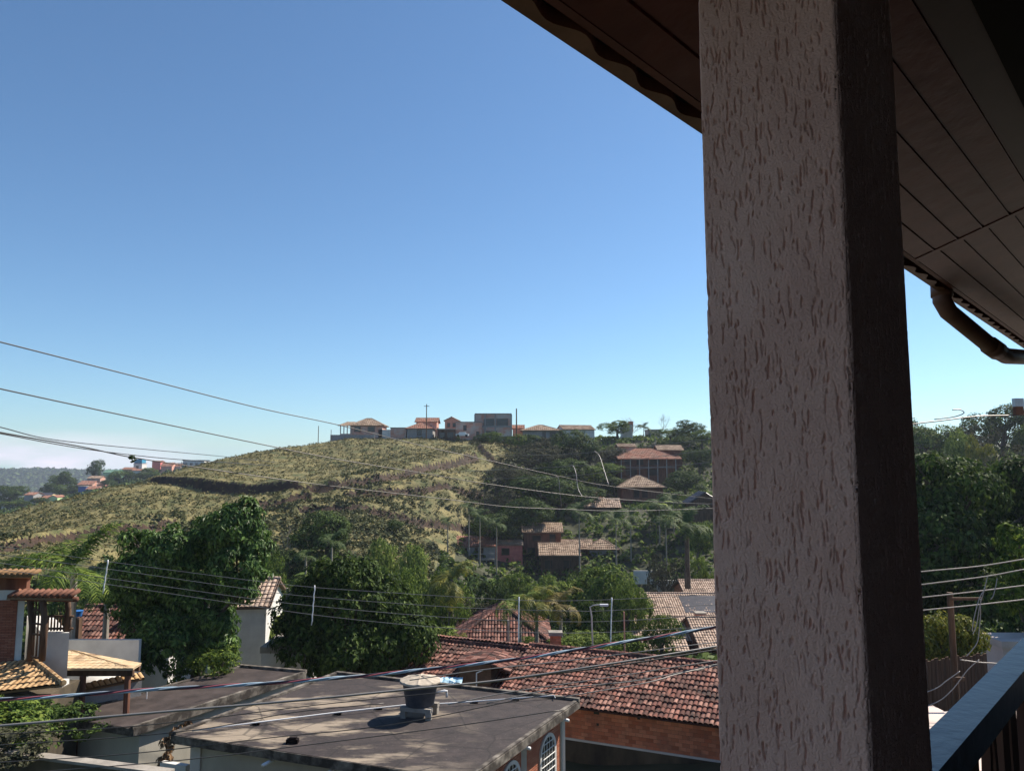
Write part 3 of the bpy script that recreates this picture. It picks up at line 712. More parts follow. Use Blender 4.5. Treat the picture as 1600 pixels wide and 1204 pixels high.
# railing
rl = thing('balcony_railing', 'dark varnished wooden balcony railing running away from the pillar', 'railing', L(1.5, .44, -1.62))
mb = MB(); us = np.linspace(1.322, 7.5, 60)
lbox(mb, 1.322, 7.5, .404, .476, -.617, -.570); o = mb.build('handrail', m_rail); into(o, rl)
bv = o.modifiers.new('b', 'BEVEL'); bv.width = .004; bv.segments = 2
mb = MB(); lbox(mb, 1.322, 7.5, .418, .462, -.665, -.617); lbox(mb, 1.322, 7.5, .418, .462, -1.54, -1.48); into(mb.build('rail_beam', m_rail), rl)
k = 0; u = 1.42
while u < 7.4:
    mb = MB()
    if k % 3 < 2:
        lbox(mb, u, u+.085, .43, .45, -1.48, -.665)
    else:      # pair of curved slats holding a disc
        for sg in (-1, 1):
            pr = None
            for i in range(17):
                z = -1.48 + (.815)*i/16; off = .075 - .045*math.cos(2*math.pi*i/16)*1.0
                c = u+.09+sg*off*.8
                if pr: mb.hexa([L(pr[0]-.014, .43, pr[1]), L(pr[0]+.014, .43, pr[1]), L(pr[0]+.014, .45, pr[1]), L(pr[0]-.014, .45, pr[1]), L(c-.014, .43, z), L(c+.014, .43, z), L(c+.014, .45, z), L(c-.014, .45, z)])
                pr = (c, z)
        for zc in (-.86, -1.28):
            n = len(mb.v); kk = 20
            for dq in (.428, .452):
                for i in range(kk): a = 2*math.pi*i/kk; mb.v.append(L(u+.09+.048*math.cos(a), dq, zc+.075*math.sin(a)))
            mb.f += [[n+i for i in range(kk)], [n+kk+i for i in range(kk)][::-1]] + [[n+i, n+kk+i, n+kk+(i+1) % kk, n+(i+1) % kk] for i in range(kk)]
    into(mb.build('baluster', m_wood_red), rl)
    u += .115 if k % 3 < 1 else (.16 if k % 3 == 1 else .21); k += 1
mb = MB(); lbox(mb, -2.4, 11, -1.3, .62, -1.82, -1.62); mb.build('balcony_floor', m_floor, kind='structure')
mb = MB(); lbox(mb, -2.4, 11, -1.5, -1.3, -1.62, 1.75); mb.build('house_wall', m_inwall, kind='structure')
mb = MB(); lbox(mb, -1.0, 11, -8, .55, -12, -1.82); mb.build('house_base', m_plaster, kind='structure')
#@NEAR
# ------------------------------------------------------------------ house with the stained slab roof and water tank
m_slab = bpy.data.materials.new('stained_slab'); m_slab.use_nodes = True
t = m_slab.node_tree; b = t.nodes['Principled BSDF']; b.inputs['Roughness'].default_value = .9; N = t.nodes.new; K = t.links.new
tx = N('ShaderNodeTexCoord')
def nz_(scale, stretch, rot=0, det=8, ro=.6):
    mpn = N('ShaderNodeMapping'); mpn.inputs['Scale'].default_value = stretch; mpn.inputs['Rotation'].default_value = (0, 0, rot)
    n = N('ShaderNodeTexNoise'); n.inputs['Scale'].default_value = scale; n.inputs['Detail'].default_value = det; n.inputs['Roughness'].default_value = ro
    K(tx.outputs['Object'], mpn.inputs[0]); K(mpn.outputs[0], n.inputs['Vector']); return n.outputs[0]
def rmp(src, c, lo, hi):
    r = N('ShaderNodeValToRGB'); r.color_ramp.elements[0].position = lo; r.color_ramp.elements[0].color = (*c[0], 1); r.color_ramp.elements[1].position = hi; r.color_ramp.elements[1].color = (*c[1], 1); K(src, r.inputs[0]); return r.outputs[0]
base = rmp(nz_(2.2, (1, 1, 1), det=12, ro=.7), [(.016, .0115, .0120), (.046, .034, .033)], .35, .68)
pat = rmp(nz_(.55, (.55, 1.5, 1), .25, 9, .62), [(0, 0, 0), (1, 1, 1)], .51, .59)
msk = N('ShaderNodeSeparateXYZ'); K(tx.outputs['Object'], msk.inputs[0])
mr = N('ShaderNodeMapRange'); mr.inputs[1].default_value = -.8; mr.inputs[2].default_value = -3.6; K(msk.outputs[0], mr.inputs[0])
mm = N('ShaderNodeMath'); mm.operation = 'MULTIPLY'; K(pat, mm.inputs[0]); K(mr.outputs[0], mm.inputs[1])
mc = N('ShaderNodeMix'); mc.data_type = 'RGBA'; K(mm.outputs[0], mc.inputs[0]); K(base, mc.inputs[6]); mc.inputs[7].default_value = (.27, .22, .165, 1)
lines_ = rmp(nz_(3.0, (.3, 3, 1), -.25, 4), [(.8, .8, .8), (1, 1, 1)], .35, .6)
mm2 = N('ShaderNodeMix'); mm2.data_type = 'RGBA'; mm2.blend_type = 'MULTIPLY'; mm2.inputs[0].default_value = 1; K(mc.outputs[2], mm2.inputs[6]); K(lines_, mm2.inputs[7]); spk = rmp(nz_(26, (1, 1, 1), 0, 2, .5), [(0, 0, 0), (1, 1, 1)], .70, .74)
mm3 = N('ShaderNodeMix'); mm3.data_type = 'RGBA'; K(spk, mm3.inputs[0]); K(mm2.outputs[2], mm3.inputs[6]); mm3.inputs[7].default_value = (.26, .23, .19, 1)
crk = N('ShaderNodeTexVoronoi'); crk.feature = 'DISTANCE_TO_EDGE'; crk.inputs['Scale'].default_value = .38; K(tx.outputs['Object'], crk.inputs['Vector'])
cr_ = rmp(crk.outputs['Distance'], [(.35, .35, .35), (1, 1, 1)], .004, .012)
mm4 = N('ShaderNodeMix'); mm4.data_type = 'RGBA'; mm4.blend_type = 'MULTIPLY'; mm4.inputs[0].default_value = .8; K(mm3.outputs[2], mm4.inputs[6]); K(cr_, mm4.inputs[7]); K(mm4.outputs[2], b.inputs['Base Color'])
bp = N('ShaderNodeBump'); bp.inputs['Strength'].default_value = .5; bp.inputs['Distance'].default_value = .02; K(nz_(9, (1, 1, 1)), bp.inputs['Height']); K(bp.outputs[0], b.inputs['Normal'])
m_slabedge = mat('stained_edge', (.05, .042, .036), (.30, .27, .23), scale=2.4, lo=.45, hi=.75, bump=.5, bscale=12)
m_stainwall = mat('stained_wall', (.035, .03, .022), (.16, .125, .08), scale=.9, stretch=(1, 1, .45), lo=.35, hi=.75, bump=.4, bscale=8, detail=9)
m_cream = mat('cream_wall', (.36, .34, .29), (.46, .43, .37), scale=.9, stretch=(1, 1, .4), bump=.2, bscale=15)
ZR = -8.0
fl, fr_, br_, bl = [Vector(atz(x, y, ZR)) for x, y in ((268, 1146), (730, 1217), (905, 1093), (526, 1051))]
def lerp(a, b, t): return a + (b-a)*t
def slab_house(name, label, corners, zr, zg, roofm, wallm, inset=.45, th=.26):
    ct = sum(corners, Vector())/4; root = thing(name, label, 'house', (ct.x, ct.y, zg))
    mb = MB(); mb.prism([(p.x, p.y) for p in corners], zr-th, zr); into(mb.build('roof', roofm), root)
    ins = [p + (ct-p).normalized()*inset*1.35 for p in corners]
    return root, ins
root, ins = slab_house('flat_roof_house', 'low house with broad stained concrete slab roof carrying a water tank', [fl, fr_, br_, bl], ZR, -11.2, m_slab, None)
mb = MB(); mb.bar(lerp(fl, bl, .0)+Vector((.08, .0, .02)), lerp(fl, bl, 1)+Vector((.08, 0, .02)), .16, .10); mb.bar(bl+Vector((0, -.08, .03)), br_+Vector((0, -.08, .03)), .16, .12)
mb.bar(fr_+Vector((-.07, 0, -.0)), br_+Vector((-.07, 0, -.0)), .12, .06)
into(mb.build('roof_kerb', m_slabedge), root)
mb = MB()
for a, b in ((fl, fr_), (fr_, br_), (br_, bl), (bl, fl)):
    n_ = Vector(((b-a).y, -(b-a).x, 0)).normalized()*.012; mb.bar(a+n_+Vector((0, 0, -.135)), b+n_+Vector((0, 0, -.135)), .03, .245)
into(mb.build('roof_edge', m_slabedge), root)
A0, A1, A2, A3 = ins      # front-left, front-right, back-right, back-left
def wallbar(mb, a, b, z0, z1, t=.2, inward=0):
    n_ = Vector(((b-a).y, -(b-a).x, 0)).normalized()*t
    mb.hexa([(a.x, a.y, z0), (b.x, b.y, z0), (b.x-n_.x, b.y-n_.y, z0), (a.x-n_.x, a.y-n_.y, z0), (a.x, a.y, z1), (b.x, b.y, z1), (b.x-n_.x, b.y-n_.y, z1), (a.x-n_.x, a.y-n_.y, z1)])
mb = MB(); wallbar(mb, A0, A1, -11.4, ZR-.26); wallbar(mb, A3, A0, -11.4, ZR-.26); wallbar(mb, A2, A3, -11.4, ZR-.26); into(mb.build('wall', m_cream), root)
mb = MB(); wallbar(mb, A1, A2, -11.4, ZR-.26); into(mb.build('brick_wall', m_brick_f), root)
mb = MB(); mb.bar(A2+Vector((.03, -.03, -3.2)), A2+Vector((.03, -.03, -.27)), .10, .10); into(mb.build('corner_pipe', m_pvc), root)
mb = MB(); mb.bar(A0+Vector((.15, -.1, -3.3)), A0+Vector((.15, -.1, -.27)), .3, .12); into(mb.build('corner_post', m_plaster_w), root)
fd = (A2-A1).normalized(); fn = Vector((fd.y, -fd.x, 0))
def hit(px, py, P0, n): v = Vector(ray(px, py)); return v*(P0.dot(n)/v.dot(n))
for px, py in ((803, 1172), (865, 1122)):
    h = hit(px, py, A1, fn); mb = MB(); q = Vector((h.x, h.y, ZR-.34)); mb.tube([q-fn*.1, q+fn*.55], .05, 10); into(mb.build('drain_spout', m_pvc, smooth=True), root)
fnn = Vector(((A1-A0).y, -(A1-A0).x, 0)).normalized()
for px, py in ((432, 1190), (527, 1188)):
    h = hit(px, py-8, A0, fnn); mb = MB(); q = Vector((h.x, h.y, ZR-.36)); mb.tube([q-fnn*.1, q+fnn*.62], .05, 10); into(mb.build('drain_spout', m_pvc, smooth=True), root)
def arch_window(cx, ztop, w, hgt):
    c = cx; r = w/2; zs_ = ztop - r
    def pt(s, z, o): p = c + fd*s + fn*o; return (p.x, p.y, z)
    def ring(r0, r1, o0, o1, m, nm, par):
        mb = MB(); prof = lambda rr: [(-rr, ztop-hgt)] + [(-rr*math.cos(a), zs_+rr*math.sin(a)) for a in np.linspace(0, math.pi, 15)] + [(rr, ztop-hgt)]
        P0, P1 = prof(r0), prof(r1)
        for i in range(len(P0)-1):
            mb.hexa([pt(*P0[i], o0), pt(*P1[i], o0), pt(*P1[i+1], o0), pt(*P0[i+1], o0), pt(*P0[i], o1), pt(*P1[i], o1), pt(*P1[i+1], o1), pt(*P0[i+1], o1)])
        return into(mb.build(nm, m), root)
    fo = ring(r, r+.11, -.02, .05, m_plaster_w, 'window', root)
    mb = MB(); pr = [(-r, ztop-hgt)] + [(-r*math.cos(a), zs_+r*math.sin(a)) for a in np.linspace(0, math.pi, 15)] + [(r, ztop-hgt)]
    n = len(pr); mb.v = [pt(*q, .012) for q in pr]+[pt(*q, -.0) for q in pr]; mb.f = [list(range(n)), list(range(n, 2*n))[::-1]]+[[i, n+i, n+(i+1) % n, (i+1) % n] for i in range(n)]
    o = mb.build('pane', m_glass); o.parent = fo
    mb = MB()
    for s_ in np.linspace(-r, r, 6)[1:-1]: mb.bar(pt(s_, ztop-hgt, .04), pt(s_, zs_+math.sqrt(max(0, r*r-s_*s_)), .04), .02, .02)
    for zz in np.arange(ztop-hgt, ztop-.1, .22): rr = r if zz < zs_ else math.sqrt(max(.001, r*r-(zz-zs_)**2)); mb.bar(pt(-rr, zz, .055), pt(rr, zz, .055), .02, .02)
    o = mb.build('grille', m_white); o.parent = fo
h1 = hit(855, 1150, A1, fn); arch_window(Vector((h1.x, h1.y, 0)), h1.z, 1.0, 1.7)
h2 = hit(797, 1194, A1, fn); arch_window(Vector((h2.x, h2.y, 0)), h2.z, 1.0, 1.7)
h3 = hit(816, 1170, A1, fn); mb = MB(); mb.bar((h3.x+fn.x*.04, h3.y+fn.y*.04, -11.2), (h3.x+fn.x*.04, h3.y+fn.y*.04, h3.z), .2, .09); into(mb.build('pilaster', m_plaster_w), root)
# water tank
tb = Vector(atz(656, 1117, ZR)); tk = thing('water_tank', 'round dark fibre water tank with pale ribbed conical lid on the slab roof', 'water tank', tb)
mb = MB(); mb.box(-.52, .52, -.42, -.22, .22, .34); mb.box(-.52, .52, .22, .42, .22, .34)
for x in (-.5, .34): 
    for y in (-.42, .22): mb.box(x, x+.16, y, y+.2, .0, .215)
mb.xf((0, 0, 0), -.25); mb.build('support_blocks', m_concrete, tk)
mb = MB(); mb.lathe((0, 0, .345), [(.44, 0), (.46, .03), (.57, .70), (.60, .71), (.60, .75)], 36); mb.build('tank_body', mat('tank_fibre', (.035, .045, .065), (.06, .07, .09), scale=5, rough=.6), tk, smooth=True)
V = []; F = []; kk = 72
for r_, z_ in ((.655, 1.05), (.66, 1.09), (.64, 1.115), (.30, 1.20), (.10, 1.225), (.0, 1.23)):
    for j in range(kk):
        a = 2*math.pi*j/kk; rib = .022*max(0, math.cos(a*8))**4*(1 if .05 < r_ < .645 else 0); V.append((r_*math.cos(a), r_*math.sin(a), z_+rib))
for i in range(5):
    for j in range(kk): F.append([i*kk+j, i*kk+(j+1) % kk, (i+1)*kk+(j+1) % kk, (i+1)*kk+j])
link_mesh('lid', V, F, mat('lid_beige', (.34, .29, .23), (.46, .40, .32), scale=6, rough=.7), tk)
mb = MB(); mb.tube([(.5, -.1, .72), (.80, -.12, .80), (.86, -.12, .80), (.87, -.12, .60)], .04, 10); mb.build('outlet_pipe', m_pvc, tk, smooth=True)
# pipe along the slab
pp = [atz(x, y, ZR+.10) for x, y in ((300, 1141), (400, 1128), (520, 1113), (629, 1101), (700, 1098), (866, 1086))]
rp = thing('roof_pipe', 'thin white water pipe lying across the slab roof on small blocks', 'pipe', pp[2]+Vector((0, 0, -.1)))
mb = MB(); mb.tube(pp + [pp[-1]+Vector((.02, -.25, 0))], .022, 8); into(mb.build('pipe', m_pvc, smooth=True), rp)
for x, y in ((400, 1130), (528, 1114), (592, 1106), (742, 1096), (806, 1092)):
    q = atz(x, y, ZR+.03); mb = MB(); mb.box(q.x-.11, q.x+.11, q.y-.06, q.y+.06, ZR+.001, ZR+.075); into(mb.build('support_block', m_beam), rp)
q = atz(457, 1160, ZR); mb = MB(); mb.xf((0,0,0),0); mb.box(-.17, .17, -.09, .09, 0, .12); mb.box(-.1, .12, -.06, .07, .12, .16); o = mb.build('loose_block', m_beam); o.location = q; tag(o, 'black loose block near the front edge of the slab roof', 'block')
# second slab-roofed building
Z2 = -8.6
c2 = [Vector(atz(x, y, Z2)) for x, y in ((88, 1118), (208, 1137), (478, 1050), (375, 1041))]
m_slab2 = mat('slab_dark', (.026, .020, .019), (.068, .053, .050), scale=1.6, detail=11, lo=.35, hi=.7, bump=.4, bscale=14)
r2, in2 = slab_house('annex_building', 'narrow building with plain dark slab roof left of the tank house', c2, Z2, -11.5, m_slab2, None, inset=.3)
mb = MB(); mb.bar(c2[3]+Vector((0, 0, .03)), c2[2]+Vector((0, 0, .03)), .16, .14); mb.bar(c2[1]+Vector((-.05, .0, .015)), c2[2]+Vector((-.05, 0, .015)), .14, .09); mb.bar(c2[0]+Vector((.05, 0, .015)), c2[3]+Vector((.05, 0, .015)), .14, .09); into(mb.build('roof_kerb', m_slabedge), r2)
mb = MB()
for i in range(4):
    a, b = c2[i], c2[(i+1) % 4]; n_ = Vector(((b-a).y, -(b-a).x, 0)).normalized()*.012; mb.bar(a+n_+Vector((0, 0, -.135)), b+n_+Vector((0, 0, -.135)), .03, .245)
into(mb.build('roof_edge', m_slabedge), r2)
mb = MB()
for i in range(4): wallbar(mb, in2[i], in2[(i+1) % 4], -12, Z2-.26)
into(mb.build('wall', m_cream), r2)
mb = MB(); q = atz(229, 1071+20, Z2); mb.tube([q, q+Vector((0, 0, .30))], .02, 6); o = into(mb.build('vent_pipe', m_pvc), r2)
# walls near
def wall_thing(name, label, a, b, z0, z1, m, cap=None, t=.18, z1b=None):
    a = Vector(a); b = Vector(b); root = thing(name, label, 'wall', (a.x, a.y, z0)); z1b = z1 if z1b is None else z1b
    n_ = Vector(((b-a).y, -(b-a).x, 0)).normalized()*t; mb = MB()
    mb.hexa([(a.x, a.y, z0), (b.x, b.y, z0), (b.x-n_.x, b.y-n_.y, z0), (a.x-n_.x, a.y-n_.y, z0), (a.x, a.y, z1), (b.x, b.y, z1b), (b.x-n_.x, b.y-n_.y, z1b), (a.x-n_.x, a.y-n_.y, z1)])
    into(mb.build('wall', m), root)
    if cap:
        mb = MB(); h_ = n_*.5; mb.bar(Vector((a.x, a.y, z1+.03))-h_, Vector((b.x, b.y, z1b+.03))-h_, t+.08, .06); into(mb.build('coping', cap), root)
    return root
wall_thing('boundary_wall', 'dark weathered wall with grey coping along the bottom left corner', atz(-60, 1166, -6.4), atz(262, 1206, -6.4), -10.5, -6.46, m_stainwall, m_concrete)
a = atz(95, 1083, -7.95); b = atz(222, 1058, -7.95); cw_ = wall_thing('garden_wall', 'pale garden wall with a tile coping behind the annex roof', a, b, -11.5, -7.95, m_plaster_g)
dcw = (Vector(b)-Vector(a)).normalized(); ncw = Vector((dcw.y, -dcw.x, 0))
o = tile_patch('tile_coping', m_tile_och, Vector(a)+ncw*.22+Vector((0, 0, .0)), Vector(b)+ncw*.22, Vector(b)-ncw*.12+Vector((0, 0, .16)), Vector(a)-ncw*.12+Vector((0, 0, .16)), None); into(o, cw_)
# dead plant and low parapet between the two slab houses
r = wall_thing('low_parapet', 'short white parapet between the two slab-roofed houses', atz(250, 1190, -9.2), atz(290, 1196, -9.2), -11.4, -9.2, m_plaster_w)
rs = np.random.RandomState(5); b0 = atz(258, 1200, -9.6)
r = thing('dead_plant', 'withered brown plant climbing beside the left corner of the tank house', 'plant', b0)
mb = MB(); mb.tube([(0, 0, -.8), (.05, 0, .3), (.0, 0, .8), (.2, 0, 1.2)], [.05, .04, .03, .02], 6); mb.build('stem', m_wood, r)
V_, F_ = leaf_arrays([(0, 0, .2), (.05, 0, .7), (.3, .05, 1.15), (.6, .1, 1.3)], [(.22,)*3, (.2,)*3, (.25, .2, .14), (.2, .2, .1)], 26, 12, .1, .16, rs, droop=.9, asp=1.5)
link_mesh('leaves', V_, F_, mat('dead_leaf', (.10, .055, .025), (.24, .15, .08), island=True, lo=0, hi=1), r)
#@BRICKHOUSE
# ------------------------------------------------------------------ red-tiled house with hollow-block wall
ze, zr_ = -10.0, -8.75
eA, eM, eB = atz(588, 1064, ze), atz(770, 1088, ze), atz(1215, 1147.5, ze)
gA, gM, gB = atz(588, 989, zr_), atz(800, 1009, zr_), atz(1215, 1048, zr_)
ed = (Vector(eB)-Vector(eM)).normalized(); en = Vector((ed.y, -ed.x, 0))
bh = thing('red_tiled_house', 'house under a large weathered red tile roof with raw hollow-block wall', 'house', (4, 34, -13))
def onl(p, z): return Vector((p.x, p.y, z))
gdist = abs((Vector(gB)-Vector(eB)).dot(en))
def gp(e): q = Vector(e)-en*gdist; return Vector((q.x, q.y, zr_))
m0 = Vector(eM); l0 = Vector(eM) - ed*7.6
into(tile_patch('roof', m_tile_red, m0, eB, gp(eB), gp(m0), None, cw=.2, ch=.38, amp=.065), bh)
s_ = Vector((0, 0, -.22)); into(tile_patch('roof', m_tile_red, l0+s_, m0+s_+ed*.1, gp(m0)+s_+ed*.1, gp(l0)+s_, None, cw=.2, ch=.38, amp=.06), bh)
bk = lambda e: gp(e)-en*4.2+Vector((0, 0, -1.1))
into(tile_patch('roof', m_tile_red, bk(eB), bk(l0), gp(l0), gp(eB), None, cw=.2, ch=.38, amp=.06), bh)
into(ridge('ridge_cap', m_tile_red, gp(m0)+Vector((0, 0, .05)), gp(eB)+Vector((0, 0, .05)), None, r=.15), bh)
into(ridge('ridge_cap', m_tile_red, gp(l0)+Vector((0, 0, -.17)), gp(m0)+Vector((0, 0, -.17)), None, r=.15), bh)
wi = lambda e, z, k=.45: Vector((e.x, e.y, z))-en*k
mb = MB(); wallbar(mb, wi(l0, 0), wi(Vector(eB), 0), -11.38, -9.93, .2); wallbar(mb, wi(Vector(eB), 0), gp(eB)-en*4, -12.5, -9.95, .2); into(mb.build('block_wall', m_brick_r), bh)
mb = MB(); wallbar(mb, wi(l0, 0, .40), wi(Vector(eB), 0, .40), -11.46, -11.38, .3); into(mb.build('ledge', m_plaster_w), bh)
mb = MB(); wallbar(mb, wi(l0, 0, .43), wi(Vector(eB), 0, .43), -14, -11.46, .25); into(mb.build('stained_wall', m_stainwall), bh)
for px, py, w, h in ((932, 1112, .24, .16), (998, 1120, .12, .16), (934, 1131, .1, .1)):
    q = hit(px, py, wi(l0, 0, .45), en); mb = MB(); mb.bar(q+en*.004-ed*w/2, q+en*.004+ed*w/2, .02, h); into(mb.build('vent_hole', m_glass), bh)
# roof lantern box on its left part
q = atz(742, 1066, -9.75); db = thing('roof_turret', 'brown boxy turret with its own small tiled roof on the red roof', 'turret', q, rz=-.25)
mb = MB(); mb.box(-.75, .75, 0, 1.9, -.4, .82); mb.build('wall', mat('turret_brown', (.09, .05, .03), (.15, .085, .055), scale=3), db)
tile_patch('roof', m_tile_red, (-.95, 2.2, .78), (-.95, -.25, .78), (.45, -.25, 1.04), (.45, 2.2, 1.04), db); tile_patch('roof', m_tile_red, (1.7, -.25, .62), (1.7, 2.2, .62), (.45, 2.2, 1.04), (.45, -.25, 1.04), db)
mb = MB(); mb.tube([(.1, -.08, -.1), (.1, -.08, .45), (.42, -.12, .62)], .035, 6); mb.build('bracket', m_pvc, db)
q = atz(703, 1068, -9.6); mb = MB(); rs = np.random.RandomState(2); n = 10; V = []; F = []
for i in range(n+1):
    for j in range(n+1): V.append(((i/n-.5)*1.1, (j/n-.5)*1.0, .12*rs.rand()+.1))
for i in range(n):
    for j in range(n): a = i*(n+1)+j; F.append([a, a+n+1, a+n+2, a+1])
o = link_mesh('tarpaulin', V, F, mat('tarp_blue', (.30, .50, .62), (.45, .64, .74), scale=4, rough=.5)); o.location = q; sd = o.modifiers.new('s', 'SOLIDIFY'); sd.thickness = .02; tag(o, 'crumpled light blue tarpaulin behind the water tank', 'tarpaulin')
#@LEFT
# ------------------------------------------------------------------ left edge: brick house with timber balcony
d0 = 27.0
lh = thing('balcony_house', 'brick and white house with rustic timber balcony at the left edge', 'house', (at(20, 1040, d0).x, d0, -11.5))
def wbox(mb, x0, x1, y0, y1, d, t=.3, dd=0):
    a = at(x0, y1, d); b = at(x1, y0, d); mb.box(a.x, b.x, d+dd, d+dd+t, a.z, b.z)
mb = MB(); a = at(-120, 1036, d0); b = at(41, 905, d0); mb.prism([(a.x, d0), (b.x, d0), (b.x-3.2, d0+4), (a.x-3.2, d0+4)], -11.5, [b.z, b.z, b.z-1.0, b.z-1.0]); into(mb.build('wall', m_plaster_w), lh)
mb = MB(); wbox(mb, -120, 28, 937, 1034, d0, .1, -.03); into(mb.build('brick_panel', cells('brick_thin', [(.26, .085, .05), (.34, .12, .07), (.38, .16, .10)], .24, .055, mortar=(.09, .04, .03), mw=.01)), lh)
mb = MB(); wbox(mb, -120, 44, 900, 921, d0, .2, -.06); into(mb.build('wall_band', m_salmon if False else m_wood_red), lh)
a = at(-120, 892, d0); b = at(75, 904, d0)
zt = at(40, 893, d0).z
A = Vector((a.x, d0-.9, zt)); B = Vector((b.x, d0-.9, zt)); into(tile_patch('roof', m_tile_och, A, B, B+Vector((-2.2, 3.4, -.62)), A+Vector((-2.2, 3.4, -.62)), None), lh)
mb = MB()
ds = d0-.9; k_ = 0
for i in range(34):
    x_ = A.x+.1+i*.2
    if x_ < B.x: mb.tube([(x_, ds-.02, zt+.03), (x_, ds+.5, zt+.11)], .075, 8)
into(mb.build('eave_tiles', m_tile_och, smooth=True), lh)
# balcony
bp0, bp1 = at(44, 985, d0).x, at(106, 985, d0).x
zt = at(60, 925, d0).z; zr2 = at(60, 965, d0).z; zf = at(60, 988, d0).z
mb = MB()
for px, y0, y1, dd in ((46, 925, 1032, -.6), (66, 925, 1032, -.9), (104, 920, 987, .3)):
    a = at(px, y1, d0+dd); b = at(px, y0, d0+dd); mb.tube([a, (a.x+.02, a.y, (a.z+b.z)/2), (b.x, a.y, b.z)], .10, 8)
into(mb.build('balcony_posts', m_wood, smooth=True), lh)
mb = MB()
for k in range(8):
    x = bp0+.5+(bp1-bp0-.6)*k/7; mb.tube([(x, d0+.3, zf), (x, d0+.3, zr2)], .03, 6)
for z_ in (zf+.08, zr2): mb.tube([(bp0+.45, d0+.3, z_), (bp1, d0+.3, z_)], .045, 6)
a = at(46, 1032, d0-.6); b = at(66, 1032, d0-.9)
for k in range(5):
    f = k/4; x = a.x+(b.x-a.x)*f; y = a.y+(b.y-a.y)*f; mb.tube([(x, y, a.z+.15), (x, y, zt)], .028, 6)
for z_ in (a.z+.15, a.z+.9, zf+.45, zf+.9): mb.tube([(a.x, a.y, z_), (b.x, b.y, z_)], .04, 6)
into(mb.build('balcony_rails', m_wood, smooth=True), lh)
mb = MB(); mb.prism([(bp0+.4, d0+.1), (bp1, d0+.1), (bp1-2.4, d0+3.1), (bp0-2, d0+3.1)], -11.5, zf-.02); into(mb.build('balcony_base', m_plaster_w), lh)
A = Vector((bp0-.1, d0-1.1, zt+.02)); B = Vector((bp1+.75, d0-1.1, zt-.03)); into(tile_patch('balcony_roof', m_tile_och, A, B, B+Vector((-1.7, 2.6, -.48)), A+Vector((-1.7, 2.6, -.48)), None), lh)
mb = MB()
for i in range(14):
    x_ = A.x+.1+i*.2
    if x_ < B.x: mb.tube([(x_, A.y-.02, zt+.06), (x_, A.y+.5, zt+.16)], .08, 8)
mb.tube([A+Vector((0, .25, -.06)), B+Vector((0, .25, -.06))], .09, 8)
into(mb.build('roof_log', m_wood_red, smooth=True), lh)
# small lean-to tile roof below it
lt = thing('lean_to', 'small shed with steep ochre tile roof below the brick house', 'shed', at(50, 1085, 25.5))
q = [at(-90, 1092, 25.0), at(99, 1069, 25.0), at(50, 1030, 26.9), at(-90, 1046, 26.9)]
into(tile_patch('roof', m_tile_och, *q, None, cw=.2), lt)
into(ridge('ridge_cap', m_tile_och, q[1]+Vector((0, 0, .05)), q[2]+Vector((0, 0, .05)), None, r=.1), lt)
mb = MB(); a = at(-90, 1085, 25.2); b = at(76, 1078, 25.2); mb.box(a.x, b.x, 25.35, 27, -11.5, b.z-.15); into(mb.build('wall', m_stainwall), lt)
mb = MB(); b = at(103, 1062, 26.3); mb.box(at(84, 1062, 26.3).x, b.x, 26.1, 26.5, -11.5, b.z); into(mb.build('post', m_plaster_w), lt)
# ochre porch roof
pr = thing('porch', 'open porch with wide flat ochre tile roof on timber posts', 'porch', at(130, 1080, 28))
q = [at(56, 1040, 27.2), at(208, 1044, 27.2), at(112, 1015, 29.3), at(62, 1018, 29.3), at(221, 1036, 29.3)]
zz = q[1].z; q[0].z = zz
m_tile_flat = cells('tiles_flat_tan', [(.42, .30, .18), (.48, .36, .22), (.52, .40, .26), (.36, .25, .14)], .2, .3, offset=False, dirt=((.20, .13, .08), 1.2, .55, .75))
into(tile_patch('roof', m_tile_flat, q[0], q[1], q[2], q[3], None, cw=.2, ch=.3, amp=.012), pr)
into(tile_patch('roof', m_tile_flat, q[1], q[4], q[2], q[2], None, cw=.2, ch=.3, amp=.012), pr)
mb = MB(); mb.bar(q[0]+Vector((.1, .25, -.2)), q[1]+Vector((-.1, .25, -.2)), .14, .2); mb.bar(q[0]+Vector((-.8, 2.2, -.2)), q[4]+Vector((-.1, .1, -.2)), .14, .2); into(mb.build('beams', m_wood), pr)
for px in (70, 130, 200):
    for dy in (.25, 2.2):
        x = at(px, 1050, 27.2+dy).x; mb = MB(); mb.tube([(x, 27.2+dy, -11.4), (x, 27.2+dy, zz-.3)], .11, 8); into(mb.build('post', m_wood_red), pr)
mb = MB(); mb.box(at(60, 1050, 32).x, at(215, 1050, 32).x, 32, 32.2, -11.4, zz-.1); into(mb.build('back_wall', m_plaster_w), pr)
# covered car / white vault under the porch
q = at(160, 1075, 30); mb = MB(); mb.lathe((0, 0, 0), [(1.1, -.6), (1.05, .0), (.8, .35), (.4, .5), (.02, .55)], 20); o = mb.build('garden_umbrella', m_plaster_w, smooth=True); o.location = q; tag(o, 'pale domed cover standing under the ochre porch', 'cover')
